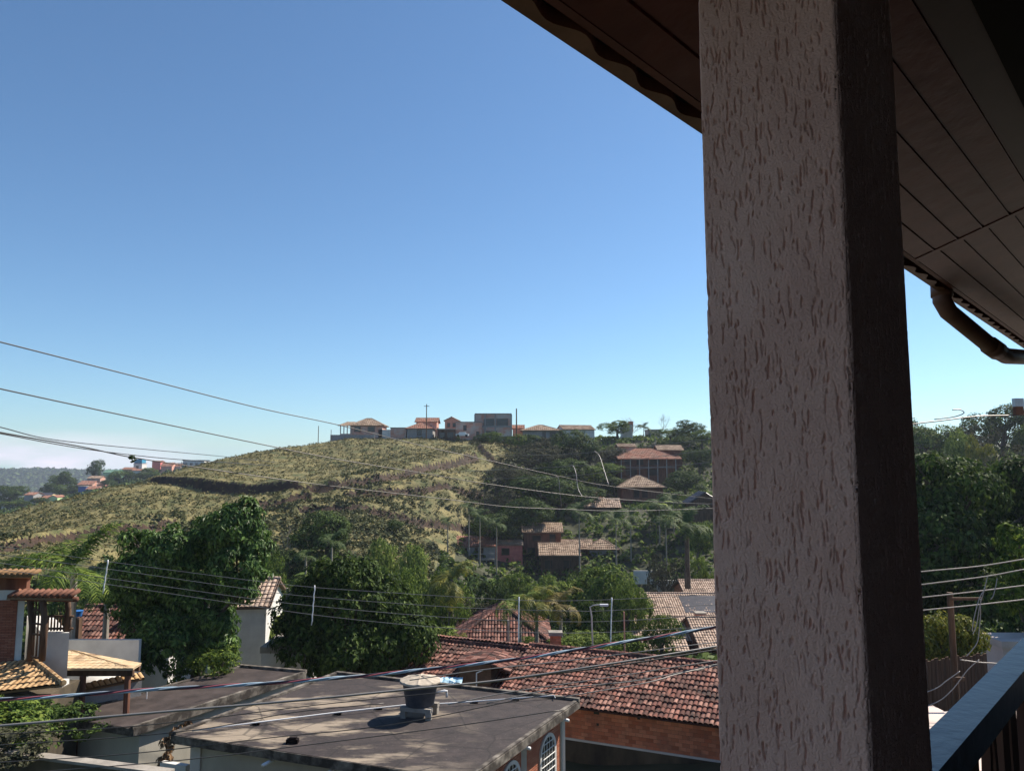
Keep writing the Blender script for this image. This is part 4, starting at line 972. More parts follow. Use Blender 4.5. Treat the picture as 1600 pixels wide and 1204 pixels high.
# houses behind on the left
house('red_roof_house', 'house with small red tile roof behind the palm at left', 'house', 96, 186, 1040, 1008, 38, 5, m_plaster_g, m_tile_red, 1.3, 'gable', .3, cw=.2, ch=.4, sink=4)
house('white_outbuilding', 'white boxy outbuilding between the palm and the mango tree', 'house', 186, 262, 1035, 975, 39, 5, m_plaster_w, m_concrete, .2, 'flat', .05, sink=4)
house('grey_gable_house', 'tall pale grey house end right of the mango tree', 'house', 352, 412, 1018, 948, 42, 5, m_plaster_w, m_tile_old, 1.0, 'gable', .25, cw=.25, ch=.4, sink=5, yaw=.12)
house('low_white_house', 'low white wall of a building under the dark central tree', 'house', 408, 470, 1050, 1020, 38, 3, m_plaster_w, m_concrete, .1, 'flat', .05, sink=4)
q = at(122, 958, 36); mb = MB(); mb.lathe((0, 0, -.2), [(.2, 0), (.26, .36), (.28, .38), (.28, .42), (.1, .47)], 16); mb.v = [(x*.8, y*.8, z*.6) for x, y, z in mb.v]
tr_ = thing('blue_barrel_tower', 'small blue water tank on a thin stand behind the palm', 'water tank', q); mb.build('tank', mat('blue_plastic', (.03, .12, .36), (.04, .16, .44), rough=.4), tr_)
mb = MB(); mb.bar((0, 0, -5.2), (0, 0, -.21), .3, .3); mb.build('stand', m_wood, tr_)
#@MIDHOUSES
house('hip_roof_house', 'house with pyramidal red tile roof behind the long red roof', 'house', 716, 852, 1030, 1004, 50, 6.5, m_plaster, m_tile_red, 1.75, 'hip', .45, cw=.2, ch=.38, sink=3)
def chimney(px, y0, y1, d, w, label):
    a = at(px, y1, d); b = at(px, y0, d); r = thing('chimney', label, 'chimney', a); H = b.z-a.z; mb = MB(); mb.box(-w/2, w/2, 0, w, -1.5, H-.15); mb.build('stack', m_brick_r, r)
    mb = MB(); mb.box(-w/2-.08, w/2+.08, -.08, w+.08, H-.15, H); mb.build('cap', m_concrete, r)
chimney(868.5, 988, 1012, 40, .55, 'square brick chimney rising behind the red ridge')
kw = dict(cw=.25, ch=.42, sink=3)
J1, _, H_J = house('tiled_cottage', 'cottage with long pale tile roof left of the dark roof panel', 'house', 1022, 1150, 1000, 972, 80, 10.5, m_plaster_g, m_tile_old, 1.95, 'gable', .5, **kw)
mb = MB(); s = 1.95/5.25; y0, y1 = 1.4, 4.6
mb.hexa([(-.6, y0, 0), (5.5, y0, 0), (5.5, y1, 0), (-.6, y1, 0), (-.6, y0, .1), (5.5, y0, .1), (5.5, y1, .1), (-.6, y1, .1)])
mb.v = [(x, y, z+(H_J)+y*s+.12) for x, y, z in mb.v]; mb.build('dark_panel', m_dkroof, J1)
house('tiled_veranda_house', 'nearer cottage with pale striped tile roof beside the small chimney', 'house', 998, 1096, 1022, 1000, 74, 7.5, m_wood_red, m_tile_old, 1.35, 'gable', .4, **kw)
house('small_tiled_shed', 'tiny shed roof tucked under the pale cottage roofs', 'shed', 1012, 1072, 1034, 1016, 68, 3, m_wood_red, m_tile_old, .6, 'gable', .3, **kw)
house('tiled_side_wing', 'low tiled wing partly hidden by the pillar', 'house', 1098, 1180, 1030, 1012, 70, 9, m_wood_red, m_tile_old, 1.7, 'gable', .3, **kw)
house('brick_cottage', 'small brick cottage with pale tile roof beside the pillar', 'house', 1078, 1180, 962, 934, 92, 8, m_brick_r, m_tile_old, 1.4, 'gable', .4, **kw)
chimney(1096, 957, 982, 76, .9, 'plastered chimney on the pale cottage roof next to the pillar')
# pink house and timber houses on the slope
kw = dict(cw=.4, ch=.7, sink=4)
Hk, W_, H_ = house('pink_house', 'pink house with long shaded veranda on stilts', 'house', 774, 816, 874, 851, 150, 5, m_pink, m_tile_farold, .5, 'shed', .2, wins=((.25, .5, .35, .75),), **kw)
Hv, W_, H_ = house('veranda_wing', 'long rust-roofed veranda wing joined to the pink house', 'house', 697, 773, 871, 853, 149, 5, m_plaster_g, m_tile_far, 1.5, 'shed', .4, wins=((.3, .42, .1, .8), (.6, .75, .1, .8)), **kw)
mb = MB()
for k in range(7): x = -W_/2+W_*k/6; mb.bar((x, -1.3, -4), (x, -1.3, H_), .14, .14)
for z_ in (.0, .9): mb.bar((-W_/2, -1.3, z_), (W_/2, -1.3, z_), .12, .14)
mb.build('railing', m_plaster_g, Hv)
mb = MB(); mb.box(-W_/2, W_/2, -1.4, 0, -.35, -.15); mb.build('deck', m_concrete, Hv)
house('timber_house', 'two-storey terracotta house with small brown roof above the pink house', 'house', 819, 876, 872, 831, 154, 8, m_wood_red, m_tile_farold, 1.4, 'gable', .5, wins=((.25, .45, .68, .86), (.7, .85, .6, .92), (.1, .3, .1, .4)), **kw)
Hp, W_, H_ = house('porch_house', 'brown open porch house with broad straw-coloured tile roof', 'house', 846, 904, 893, 867, 146, 9, m_wood, m_tile_farold, 1.7, 'gable', .5, wins=((.1, .3, .2, .7), (.6, .8, .2, .7)), **kw)
mb = MB()
for k in range(5): x = -W_/2+W_*k/4; mb.bar((x, -.9, -4), (x, -.9, H_), .16, .16)
mb.bar((-W_/2-3, -.95, -.3), (W_/2, -.95, -.3), .12, .22); mb.build('veranda_frame', m_wood, Hp)
house('brown_roof_house', 'low house with brown roof just right of the open porch house', 'house', 880, 924, 874, 857, 153, 5, m_wood, m_tile_farold, 1.4, 'gable', .5, **kw)
house('twin_gable_house', 'pale-roofed cottage half hidden by palm trunks', 'house', 922, 964, 874, 857, 152, 5, m_plaster_g, m_tile_farold, 1.5, 'hip', .6, **kw)
# parapet rails of the terrace right of these houses
a, b = at(874, 839, 160), at(1000, 843, 158); r = thing('terrace_fence', 'long pale pipe fence above the straw-coloured roofs', 'fence', a)
mb = MB()
for z_ in (0, -.6, -1.2): mb.tube([a+Vector((0, 0, z_)), b+Vector((0, 0, z_))], .07, 6)
into(mb.build('rail', m_concrete), r); mb = MB()
for k in range(9): q = a.lerp(b, k/8); mb.tube([q+Vector((0, 0, -3)), q+Vector((0, 0, .2))], .07, 6)
into(mb.build('post', m_concrete), r)
wall_thing('blue_gate_wall', 'small bluish white wall beside the dirt path', at(990, 890, 118), at(1022, 897, 118), at(990, 912, 118).z, at(990, 891, 118).z, m_plaster_w)
wall_thing('path_wall', 'pale low wall at the foot of the tall palm', at(1026, 905, 112), at(1056, 908, 112), at(1026, 925, 112).z, at(1026, 906, 112).z, m_plaster_w)
# upper right slope
kw = dict(cw=.45, ch=.8, sink=4)
Hu, W_, H_ = house('large_terracotta_house', 'wide two-level house with salmon tile roof and posts high on the slope', 'house', 970, 1054, 745, 714, 200, 10, m_wood_red, m_tile_far, 2.2, 'hip', .9, wins=((.08, .2, .62, .9), (.3, .42, .62, .9), (.55, .72, .62, .9), (.1, .3, .1, .4), (.5, .7, .1, .4)), **kw)
mb = MB()
for k in range(7): x = -W_/2+W_*k/6; mb.bar((x, -1.6, -2), (x, -1.6, H_-.2), .22, .22)
mb.box(-W_/2, W_/2, -1.8, 0, H_*.5-.15, H_*.5); mb.build('veranda_frame', m_plaster_g, Hu)
tile_patch('veranda_roof', m_tile_far, (-W_/2-1, -2.2, H_-.5), (W_/2+1.5, -2.2, H_-.5), (W_/2+1.5, .3, H_+.2), (-W_/2-1, .3, H_+.2), Hu, cw=.45, ch=.8, amp=.08, ns=4)
house('rear_tiled_house', 'house with light tan roof behind the wide terracotta house', 'house', 1030, 1066, 722, 703, 212, 7, m_wood_red, m_tile_farold, 1.3, 'gable', .5, **kw)
house('small_rear_house', 'small brick house at the left rear of the terracotta house', 'house', 968, 992, 716, 698, 214, 6, m_brick_far, m_tile_farold, .8, 'gable', .5, **kw)
house('brown_hip_house', 'brown house with peaked tan roof in the dark gully', 'house', 972, 1036, 784, 760, 183, 9, m_wood_red, m_tile_farold, 2.4, 'hip', .8, wins=((.3, .42, .3, .8), (.5, .62, .3, .8)), **kw)
house('long_tiled_house', 'low house with long pale ridged roof behind the palms', 'house', 888, 968, 806, 792, 174, 6, m_wood, m_tile_old, 1.7, 'gable', .5, cw=.5, ch=.8, sink=4)
house('little_gable_house', 'tiny orange gabled house above the long pale roof', 'house', 914, 942, 792, 778, 180, 5, m_salmon, m_tile_farold, 1.5, 'gable', .5, axis='y', cw=.45, ch=.8, sink=3)
house('dark_shed', 'dark open shed touching the pillar edge', 'shed', 1080, 1125, 812, 785, 150, 5, m_wood, m_dkroof, 1.9, 'gable', .5, axis='y', cw=.45, ch=.8, sink=3)
#@HILLTOP
k1 = dict(cw=.6, ch=.9, sink=4)
brk = m_brick_far
a_, W_, H_ = house('hilltop_house', 'leftmost hilltop house, brick with hipped tan roof and posts', 'house', 548, 597, 682, 664, 226, 8, brk, m_tile_farold, 2.1, 'hip', .6, wins=((.12, .3, .45, .85), (.55, .75, .45, .85)), **k1)
mb = MB()
for k in range(4): mb.bar((-W_/2-3.0+k*1.0, -.3, -1), (-W_/2-3.0+k*1.0, -.3, H_), .25, .25)
mb.box(-W_/2-3.2, -W_/2, 0, 6, -3, .9); mb.build('side_veranda', brk, a_)
tile_patch('veranda_roof', m_tile_farold, (-W_/2-3.8, -.8, H_-.2), (-W_/2+.5, -.8, H_-.2), (-W_/2+.5, 4, H_+1.3), (-W_/2-1.8, 4, H_+1.1), a_, cw=.6, ch=.9, amp=.08, ns=4)
wall_thing('retaining_wall', 'grey concrete block wall at the left end of the hilltop row', at(516, 690, 222), at(585, 688, 222), at(516, 692, 222).z, at(516, 679, 222).z, m_plaster_g)
wall_thing('white_wall', 'white wall panel right of the leftmost hilltop house', at(591, 682, 226), at(610, 682, 226), at(591, 686, 226).z, at(591, 671, 226).z, m_plaster_w)
house('brick_garage', 'low flat brick garage on the hilltop', 'garage', 610, 634, 684, 669, 226, 6, brk, m_concrete, .2, 'flat', .1, **k1)
house('hilltop_house', 'hilltop house with bright orange roof behind a pale wall', 'house', 636, 676, 684, 669, 225, 7, m_plaster_g, m_tile_far, 1.7, 'hip', .5, wins=((.4, .55, .3, .8),), **k1)
house('hilltop_house', 'tall brick house with dark gable behind the orange roof', 'house', 650, 682, 684, 659, 233, 7, brk, m_tile_far, 1.3, 'gable', .5, wins=((.6, .75, .5, .75),), **k1)
house('open_shed', 'dark open shed with flat roof on the hilltop', 'shed', 684, 711, 685, 671, 224, 6, m_wood, m_concrete, .2, 'flat', .3, wins=((.1, .4, .1, .7), (.55, .9, .1, .7)), **k1)
house('hilltop_house', 'salmon gabled house behind the dark open shed', 'house', 695, 716, 684, 657, 236, 6, m_salmon, m_tile_farold, 1.1, 'gable', .4, wins=((.2, .35, .65, .85), (.6, .8, .65, .85)), axis='y', **k1)
house('hilltop_house', 'unfinished grey and brick house left of the two-storey block', 'house', 712, 753, 684, 660, 226, 7, brk, m_concrete, .2, 'flat', .05, wins=((.3, .4, .5, .8), (.8, .88, .1, .4)), **k1)
b_, W_, H_ = house('unfinished_block', 'two-storey unfinished brick block with open upper floor', 'building', 742, 799, 684, 647, 228, 9, brk, m_concrete, .2, 'flat', .05, wins=((.25, .52, .52, .80), (.60, .90, .52, .80), (.3, .6, .12, .28)), **k1)
mb = MB(); mb.box(-W_/2-.02, W_/2+.02, -.12, 0, H_*.45, H_*.52); mb.box(-W_/2-.02, W_/2+.02, -.12, 0, -1, H_*.08)
for k in (0, .28, .56, 1): x = -W_/2+W_*k; mb.box(x-.2, x+.2, -.125, 0, H_*.08, H_)
mb.build('concrete_frame', m_plaster_g, b_)
house('hilltop_house', 'small orange-roofed house right of the unfinished block', 'house', 801, 818, 686, 669, 232, 6, m_salmon, m_tile_far, 1.0, 'gable', .4, **k1)
house('hilltop_house', 'wide grey bungalow with low hipped roof behind bushes', 'house', 817, 874, 690, 672, 228, 10, m_plaster_g, m_tile_farold, 1.7, 'hip', .8, wins=((.55, .62, .3, .8), (.75, .9, .3, .8)), **k1)
house('hilltop_house', 'white gabled house at the right end of the hilltop row', 'house', 881, 930, 692, 671, 230, 9, m_plaster_w, m_tile_farold, 1.4, 'gable', .4, axis='x', yaw=.2, **k1)
house('tower_house', 'tall white narrow house with chimney among trees', 'house', 974, 989, 700, 664, 240, 6, m_plaster_w, m_concrete, .1, 'flat', .05, **k1)
chimney(986, 658, 667, 241, 1.4, 'dark chimney on top of the tall white house')
house('grey_flat_house', 'grey flat-roofed building between the bare trees', 'house', 1013, 1032, 692, 672, 244, 6, m_plaster_g, m_concrete, .1, 'flat', .2, **k1)
def pole(px, y0, y1, d, label, r=.13, arm=0, m=None, name='utility_pole', cat='pole', group=None):
    a = at(px, y1, d); b = at(px, y0, d); rt = thing(name, label, cat, a, group); mb = MB(); mb.tube([(0, 0, -2), (0, 0, b.z-a.z)], [r, r*.75], 8); mb.build('post', m or m_concrete, rt)
    if arm: mb = MB(); mb.box(-arm, arm, -.06, .06, b.z-a.z-.7, b.z-a.z-.55); mb.build('crossarm', m_wood, rt)
    return rt
pole(666, 631, 684, 222, 'tall utility pole before the brick gable on the hilltop', .16, .8, m_wood)
pole(807, 638, 684, 224, 'utility pole right of the two-storey unfinished block', .22, 0, m_wood)
pole(497, 665, 695, 216, 'thin pole at the far left of the hilltop', .12, 0, m_wood); pole(517, 671, 692, 218, 'short thin pole near the retaining wall', .10, 0, m_wood)
# parked car on the hilltop
q = at(722, 682, 222); cr = thing('parked_car', 'small white car parked in front of the grey brick house', 'car', q)
mb = MB(); mb.box(-1.9, 1.9, 0, 1.6, .3, .85); mb.hexa([(-1.2, .1, .85), (1.3, .1, .85), (1.3, 1.5, .85), (-1.2, 1.5, .85), (-.8, .2, 1.4), (.9, .2, 1.4), (.9, 1.4, 1.4), (-.8, 1.4, 1.4)]); mb.build('body', m_white, cr)
for sx in (-1.2, 1.2):
    for sy in (0, 1.6): mb = MB(); mb.tube([(sx, sy-.1, .32), (sx, sy+.1, .32)], .32, 12); mb.build('wheel', m_beam, cr)
# ------------------------------------------------------------------ far town on the left
k2 = dict(cw=.8, ch=1.2, sink=6)
house('town_house', 'grey-white town house with orange roof at the far left', 'house', 37, 51, 790, 773, 420, 9, m_plaster_g, m_tile_far, 1.2, 'gable', .4, **k2)
house('town_house', 'long house with dark roof and yellow end wall', 'house', 54, 76, 789, 774, 428, 9, m_yelw, m_dkroof, 1.2, 'gable', .4, **k2)
house('town_house', 'green house with orange roof beside the lime wall', 'house', 63, 75, 790, 778, 415, 8, m_green, m_tile_far, 1.2, 'gable', .4, **k2)
house('town_house', 'bright lime-green gabled house', 'house', 76, 89, 786, 777, 415, 8, m_lime, m_tile_far, 1.0, 'gable', .2, axis='y', **k2)
house('town_house', 'tiny orange-roofed house below the long dark roof', 'house', 50, 58, 791, 781, 408, 7, m_plaster_g, m_tile_far, 1.0, 'gable', .3, **k2)
house('town_house', 'low white shed at the left margin of the far town', 'house', 2, 22, 796, 788, 400, 8, m_plaster_w, m_concrete, .2, 'flat', .3, **k2)
house('town_house', 'brick house with wide orange roof below the tall eucalyptus', 'house', 121, 143, 768, 757, 470, 10, brk, m_tile_far, 2.2, 'gable', .5, **k2)
house('town_house', 'blue-walled house above the left grass hill', 'house', 122, 134, 770, 760, 455, 8, m_bluew, m_concrete, .2, 'flat', .3, **k2)
house('town_house', 'orange-roofed house right of the blue wall', 'house', 134, 152, 771, 764, 450, 8, m_plaster, m_tile_far, 1.6, 'gable', .4, **k2)
house('town_house', 'salmon house below the green warehouse', 'house', 151, 161, 766, 757, 470, 8, m_salmon, m_tile_far, 1.4, 'gable', .4, **k2)
house('town_house', 'brown brick house under the tall eucalyptus tree', 'house', 136, 156, 757, 747, 500, 8, brk, m_tile_farold, 1.4, 'gable', .4, **k2)
house('warehouse', 'pale green warehouse with low double gable', 'building', 160, 184, 752, 738, 510, 10, m_green, mat('green_roof', (.10, .20, .15), (.14, .26, .2)), 1.6, 'gable', .4, **k2)
house('town_house', 'pinkish house at the foot of the teal-topped tower', 'house', 190, 206, 744, 733, 520, 8, m_salmon, m_tile_far, 1.2, 'gable', .4, **k2)
house('town_house', 'small white and pink house right of the pinkish one', 'house', 206, 219, 745, 735, 515, 8, m_plaster_w, m_tile_far, 1.0, 'gable', .4, **k2)
t_, W_, H_ = house('teal_top_building', 'narrow cream building crowned by a teal rooftop room', 'building', 208, 221, 742, 724, 535, 7, m_plaster_w, m_tile_far, .2, 'flat', .2, wins=((.3, .6, .6, .8),), **k2)
mb = MB(); mb.box(-W_/2+.2, W_/2-.2, .2, 6, H_+.31, H_+3.2); mb.build('rooftop_room', m_teal, t_)
house('town_house', 'dark red house left of the salmon houses', 'house', 237, 250, 738, 721, 545, 7, m_pink, m_tile_far, .6, 'gable', .2, **k2)
house('town_house', 'salmon house with red roof on the skyline', 'house', 251, 268, 740, 728, 540, 8, m_salmon, m_tile_far, 2.4, 'gable', .4, **k2)
house('town_house', 'pale salmon house beside the long dark-roofed building', 'house', 266, 282, 740, 728, 545, 8, m_plaster, m_tile_far, 2.0, 'gable', .4, **k2)
house('town_building', 'long white building with dark flat roof before the hill crest', 'building', 285, 318, 740, 719, 550, 10, m_plaster_w, m_dkroof, .2, 'flat', .5, wins=((.1, .2, .5, .8), (.35, .45, .5, .8), (.6, .7, .5, .8)), **k2)
pole(283, 721, 745, 530, 'short pole left of the long white far building', .3, 0, m_wood)
#@TREES
# ------------------------------------------------------------------ the two big trees in the middle of town
def big_tree(name, label, base, blobs, d, leafm, nc, per, rc, size, rs, r0=.28, droop=.4, asp=2.2):
    """blobs: (px,py,rpx,depth offset)"""
    cen = [at(x, y, d+o) for x, y, r_, o in blobs]; rad = [r_/FPX*d for x, y, r_, o in blobs]
    b = at(base[0], 900, d); gz = ground(b.x, b.y); root = thing(name, label, 'tree', (b.x, b.y, gz))
    o = np.array([b.x, b.y, gz]); cc = np.array([tuple(c) for c in cen])-o
    mb = MB(); limbs(mb, (0, 0, -.3), (0, 0, float(cc[:, 2].mean())*.72), [tuple(c) for c in cc], r0, rs); mb.build('trunk', m_bark, root)
    V_, F_ = leaf_arrays(cc, [(r_, r_*.95, r_*.95) for r_ in rad], nc, per, rc, size, rs, droop=droop, asp=asp, skin=(.6, 1.0))
    link_mesh('crown', V_, F_, leafm, root); return root
rs = np.random.RandomState(11)
big_tree('mango_tree', 'large dense mango tree with sunlit right side beside the annex roof', (318, 1040),
 [(368, 830, 44, 0), (330, 850, 46, 1), (262, 868, 48, 0), (225, 900, 44, -.5), (300, 900, 62, 1), (372, 890, 42, -.5), (378, 924, 26, -.8), (200, 935, 36, 0), (255, 945, 58, 1), (312, 950, 54, .5), (385, 862, 34, 0), (240, 990, 38, -1), (268, 1020, 46, -1), (290, 985, 44, 0), (336, 1012, 30, -.5), (338, 975, 26, -.5), (385, 800, 20, 0), (214, 850, 26, .5)],
 35, m_leaf_mango, 1500, 30, .34, .24, rs)
big_tree('avocado_tree', 'broad dark olive tree with loose crown in the centre of the town', (545, 1040),
 [(545, 918, 44, 0), (500, 930, 42, 1), (480, 962, 40, 0), (595, 940, 44, .5), (550, 970, 66, 0), (610, 985, 48, 0), (645, 990, 32, -.5), (480, 1005, 46, -.5), (540, 1020, 50, -1), (600, 1020, 38, -.8), (470, 1010, 30, 0), (655, 1012, 20, -1), (510, 898, 24, 0), (570, 895, 22, .5), (665, 985, 18, 0), (533, 886, 16, 0), (442, 962, 16, 0), (625, 950, 22, 0), (462, 935, 20, 1)],
 39, m_leaf_dark, 950, 26, .46, .25, rs, r0=.22, asp=1.8)
big_tree('shade_tree', 'huge dark leafy tree just right of the pillar', (1500, 1000),
 [(1450, 760, 51, 0), (1400, 800, 59, 3), (1510, 775, 51, -2), (1570, 790, 54, 4), (1640, 780, 59, 2), (1460, 850, 63, -3), (1540, 860, 68, 2), (1620, 870, 59, -1), (1480, 930, 59, 3), (1560, 940, 51, -4), (1400, 900, 68, 1), (1500, 745, 30, 2), (1440, 735, 25, -2), (1590, 745, 30, 3)],
 52, m_leaf_dark, 1000, 40, .85, .36, rs, r0=.4, asp=1.7)
big_tree('citrus_tree', 'light green leafy tree against the dark crown at the right edge', (1600, 1000),
 [(1592, 850, 30, 0), (1600, 890, 38, 0), (1580, 925, 28, 0), (1630, 900, 40, 0), (1600, 945, 30, 0), (1640, 950, 40, 0)], 36, m_leaf_mid, 380, 24, .30, .24, rs, r0=.15)
big_tree('yellow_shrub_tree', 'yellow-green small tree behind the utility pole at right', (1470, 1030),
 [(1462, 980, 22, 0), (1478, 1000, 24, 0), (1500, 985, 22, 0), (1520, 1000, 22, 0), (1455, 1015, 20, 0), (1500, 1020, 20, 0), (1440, 1000, 24, 0)], 30, m_leaf_yel, 260, 22, .22, .17, rs, r0=.1)
# ------------------------------------------------------------------ slope and valley trees: (px, ytop, d, width, label, kind, seed)
TR = [
 (512, 797, 104, 120, 'dark rounded tree at the foot of the grass hill', 'dense', 1), (447, 838, 100, 80, 'dark tree just right of the mango crown', 'dense', 2), (470, 868, 76, 90, 'deep green tree behind the small street crossarm', 'olive', 5),
 (592, 838, 92, 78, 'pale green rounded tree right of the dark rounded one', 'pale', 3), (636, 848, 88, 84, 'pale feathery tree left of the pink house', 'pale', 4), (560, 850, 84, 70, 'yellow-green tree in front of the dark rounded one', 'olive', 6),
 (660, 878, 74, 96, 'broad green tree below the pink house veranda', 'mango', 7), (700, 884, 70, 80, 'green tree left of the yellow-skirted palm', 'olive', 8), (610, 880, 66, 80, 'mid green tree behind the olive town tree', 'mango', 9),
 (752, 908, 62, 96, 'grey green tree behind the pyramid roof', 'airy', 2), (798, 877, 104, 66, 'round bush-like tree directly below the pink house', 'olive', 10), (772, 900, 96, 52, 'small dark round tree below the veranda stilts', 'dense', 11),
 (856, 893, 84, 84, 'light grey-green tree left of the large round crown', 'pale', 12), (948, 872, 84, 150, 'large round dark green crown in the valley', 'mango', 13), (900, 888, 92, 80, 'dark tree left behind the large round crown', 'dense', 14),
 (985, 905, 76, 80, 'green tree right below the large round crown', 'olive', 15), (920, 935, 64, 80, 'dark undergrowth tree behind the street lamp', 'dense', 16), (1045, 925, 100, 80, 'yellowish tree above the pale tiled cottage', 'yellow', 17), (1030, 955, 66, 60, 'small green tree left of the pale tiled cottage', 'mango', 18),
 (730, 940, 56, 60, 'small tree left of the pyramid roof', 'olive', 3), (580, 900, 58, 90, 'tree directly behind the olive town tree', 'dense', 19), (430, 905, 60, 80, 'green tree behind the grey gabled house', 'mango', 20),
 # gully between the pasture and the houses
 (905, 672, 205, 92, 'dark tree standing in front of the white gabled house', 'dense', 21), (866, 690, 198, 110, 'brownish grey tree at the top of the gully', 'airy', 22), (945, 690, 205, 84, 'grey tree right of the tall dark gully tree', 'airy', 23), (828, 700, 188, 110, 'dusty tree at the edge of the pasture', 'airy', 24),
 (880, 715, 186, 120, 'dark bushy tree in the middle of the gully', 'dense', 25), (930, 722, 190, 90, 'dark tree left of the terracotta house', 'olive', 22), (800, 725, 176, 100, 'dull tree leaning over the pasture edge', 'airy', 26), (850, 742, 172, 120, 'wide dark tree low in the gully', 'dense', 27),
 (905, 752, 176, 90, 'dark tree above the tiny orange gable', 'dense', 2), (775, 762, 162, 84, 'small grey tree where the track ends', 'airy', 28), (820, 775, 158, 96, 'dark tree under the low overhead wires', 'dense', 29), (770, 800, 152, 80, 'dark tree left of the terracotta two-storey house', 'dense', 30),
 (875, 790, 174, 90, 'dark tree between the two-storey house and the long pale roof', 'olive', 25), (960, 742, 190, 56, 'dark small tree left of the peaked tan roof', 'dense', 11), (1072, 735, 186, 80, 'dark tree right of the peaked tan roof', 'dense', 16), (1092, 760, 170, 70, 'dark tree above the open shed by the pillar', 'olive', 5),
 (966, 660, 236, 62, 'dark tree left of the tall white chimney house', 'olive', 8), (1080, 655, 232, 50, 'dark crowned tree at the upper right beside the pillar', 'dense', 14), (1100, 668, 225, 60, 'dense tree touching the pillar high on the slope', 'olive', 13), (1050, 680, 230, 50, 'low tree between the grey flat house and the pillar', 'olive', 20),
 (1095, 700, 205, 60, 'dark tree right of the wide terracotta house', 'dense', 1), (1062, 700, 222, 50, 'tree behind the light tan roof', 'dense', 19), (1090, 800, 135, 70, 'tree beside the tall palm by the pillar', 'olive', 10), (1040, 860, 110, 70, 'small tree by the dirt path', 'airy', 28), (1100, 865, 100, 50, 'bright leafy tree by the foot of the tall palm', 'mango', 7),
 (1036, 825, 160, 60, 'dark tree under the central palms', 'dense', 30), (620, 812, 128, 30, 'small clipped-looking tree alone on the lower pasture', 'dense', 3),
 (30, 868, 84, 90, 'dark tree at the foot of the left grass hill', 'dense', 27), (110, 880, 72, 90, 'dark tree behind the left palm', 'olive', 9), (190, 870, 76, 80, 'dark tree left behind the mango', 'dense', 21), (420, 858, 82, 60, 'dull tree right behind the mango', 'olive', 24),
 # right of the pillar
 (1450, 645, 170, 110, 'hazy green tree on the right skyline next to the pillar', 'olive', 2), (1520, 660, 165, 100, 'hazy tree in the middle of the right skyline', 'airy', 9), (1575, 632, 175, 110, 'tall hazy tree at the right end of the skyline', 'dense', 8), (1400, 650, 180, 120, 'hazy tree hidden partly by the pillar on the right', 'dense', 7), (1640, 640, 165, 120, 'hazy tree cut by the right picture edge', 'olive', 10),
 (1540, 668, 130, 50, 'pale yellowish tree among the right skyline trees', 'yellow', 17), (1470, 690, 120, 110, 'greyish tree above the huge dark crown', 'airy', 2), (1560, 690, 125, 130, 'brownish tree above the huge dark crown', 'airy', 23), (1500, 672, 150, 60, 'light bamboo-like tree on the right slope', 'pale', 3), (1640, 690, 115, 120, 'grey tree at the right edge above the dark crown', 'airy', 24),
 # far left
 (14, 757, 425, 54, 'wide flat-topped dark tree at the far left', 'dense', 1), (88, 735, 500, 26, 'hazy tree on the far left ridge, left of a pair', 'olive', 2), (103, 736, 495, 30, 'hazy dark tree on the far left ridge, right of a pair', 'dense', 4), (146, 716, 515, 25, 'tall lone eucalyptus on the far skyline', 'dense', 11),
 (74, 752, 470, 26, 'small dark tree above the yellow end wall', 'dense', 13), (92, 756, 465, 34, 'dark tree below the hazy pair', 'olive', 16), (112, 755, 470, 26, 'dark tree left of the orange-roofed hillside house', 'dense', 14), (178, 740, 495, 40, 'bushy tree in front of the green warehouse', 'olive', 19), (200, 738, 500, 30, 'bushy tree under the pinkish houses', 'dense', 19), (228, 732, 520, 30, 'bushy tree right of the teal-topped tower', 'olive', 20),
 (30, 785, 395, 40, 'dark tree below the grey-white town house', 'dense', 25), (10, 782, 390, 34, 'dark tree at the far left below the sheds', 'olive', 1), (62, 786, 385, 30, 'dark tree in front of the green house', 'dense', 29), (4, 812, 150, 16, 'leafy bush at the left margin below the town', 'mango', 7), (165, 748, 470, 24, 'small tree right of the orange hillside roofs', 'dense', 30), (225, 742, 470, 40, 'hedge-like tree behind the hill crest', 'dense', 2),
]
grp = 'trees of the slopes and valley'
for px, yt, d, wp, lab, kd, sd in TR: tree(px, yt, d, wp, lab, kd, sd, group=grp)
HB = [(752, 676, 222, 26, 'small round bush at the left end of the hilltop hedge', 'dense', 1), (768, 672, 221, 34, 'bush under the unfinished block', 'olive', 2), (790, 678, 218, 34, 'bush below the pole by the unfinished block', 'dense', 3), (808, 676, 216, 36, 'bush in front of the small orange roof', 'olive', 1),
 (830, 674, 216, 40, 'bush at the left corner of the wide bungalow', 'dense', 2), (852, 676, 214, 36, 'bush at the right corner of the wide bungalow', 'airy', 3), (716, 680, 221, 9, 'tiny bush in front of the parked car', 'dense', 1), (872, 680, 212, 34, 'bush left of the white gabled house', 'dense', 1)]
for px, yt, d, wp, lab, kd, sd in HB: bush(px, yt, d, wp, lab, kd, sd, group='bushes along the hilltop')
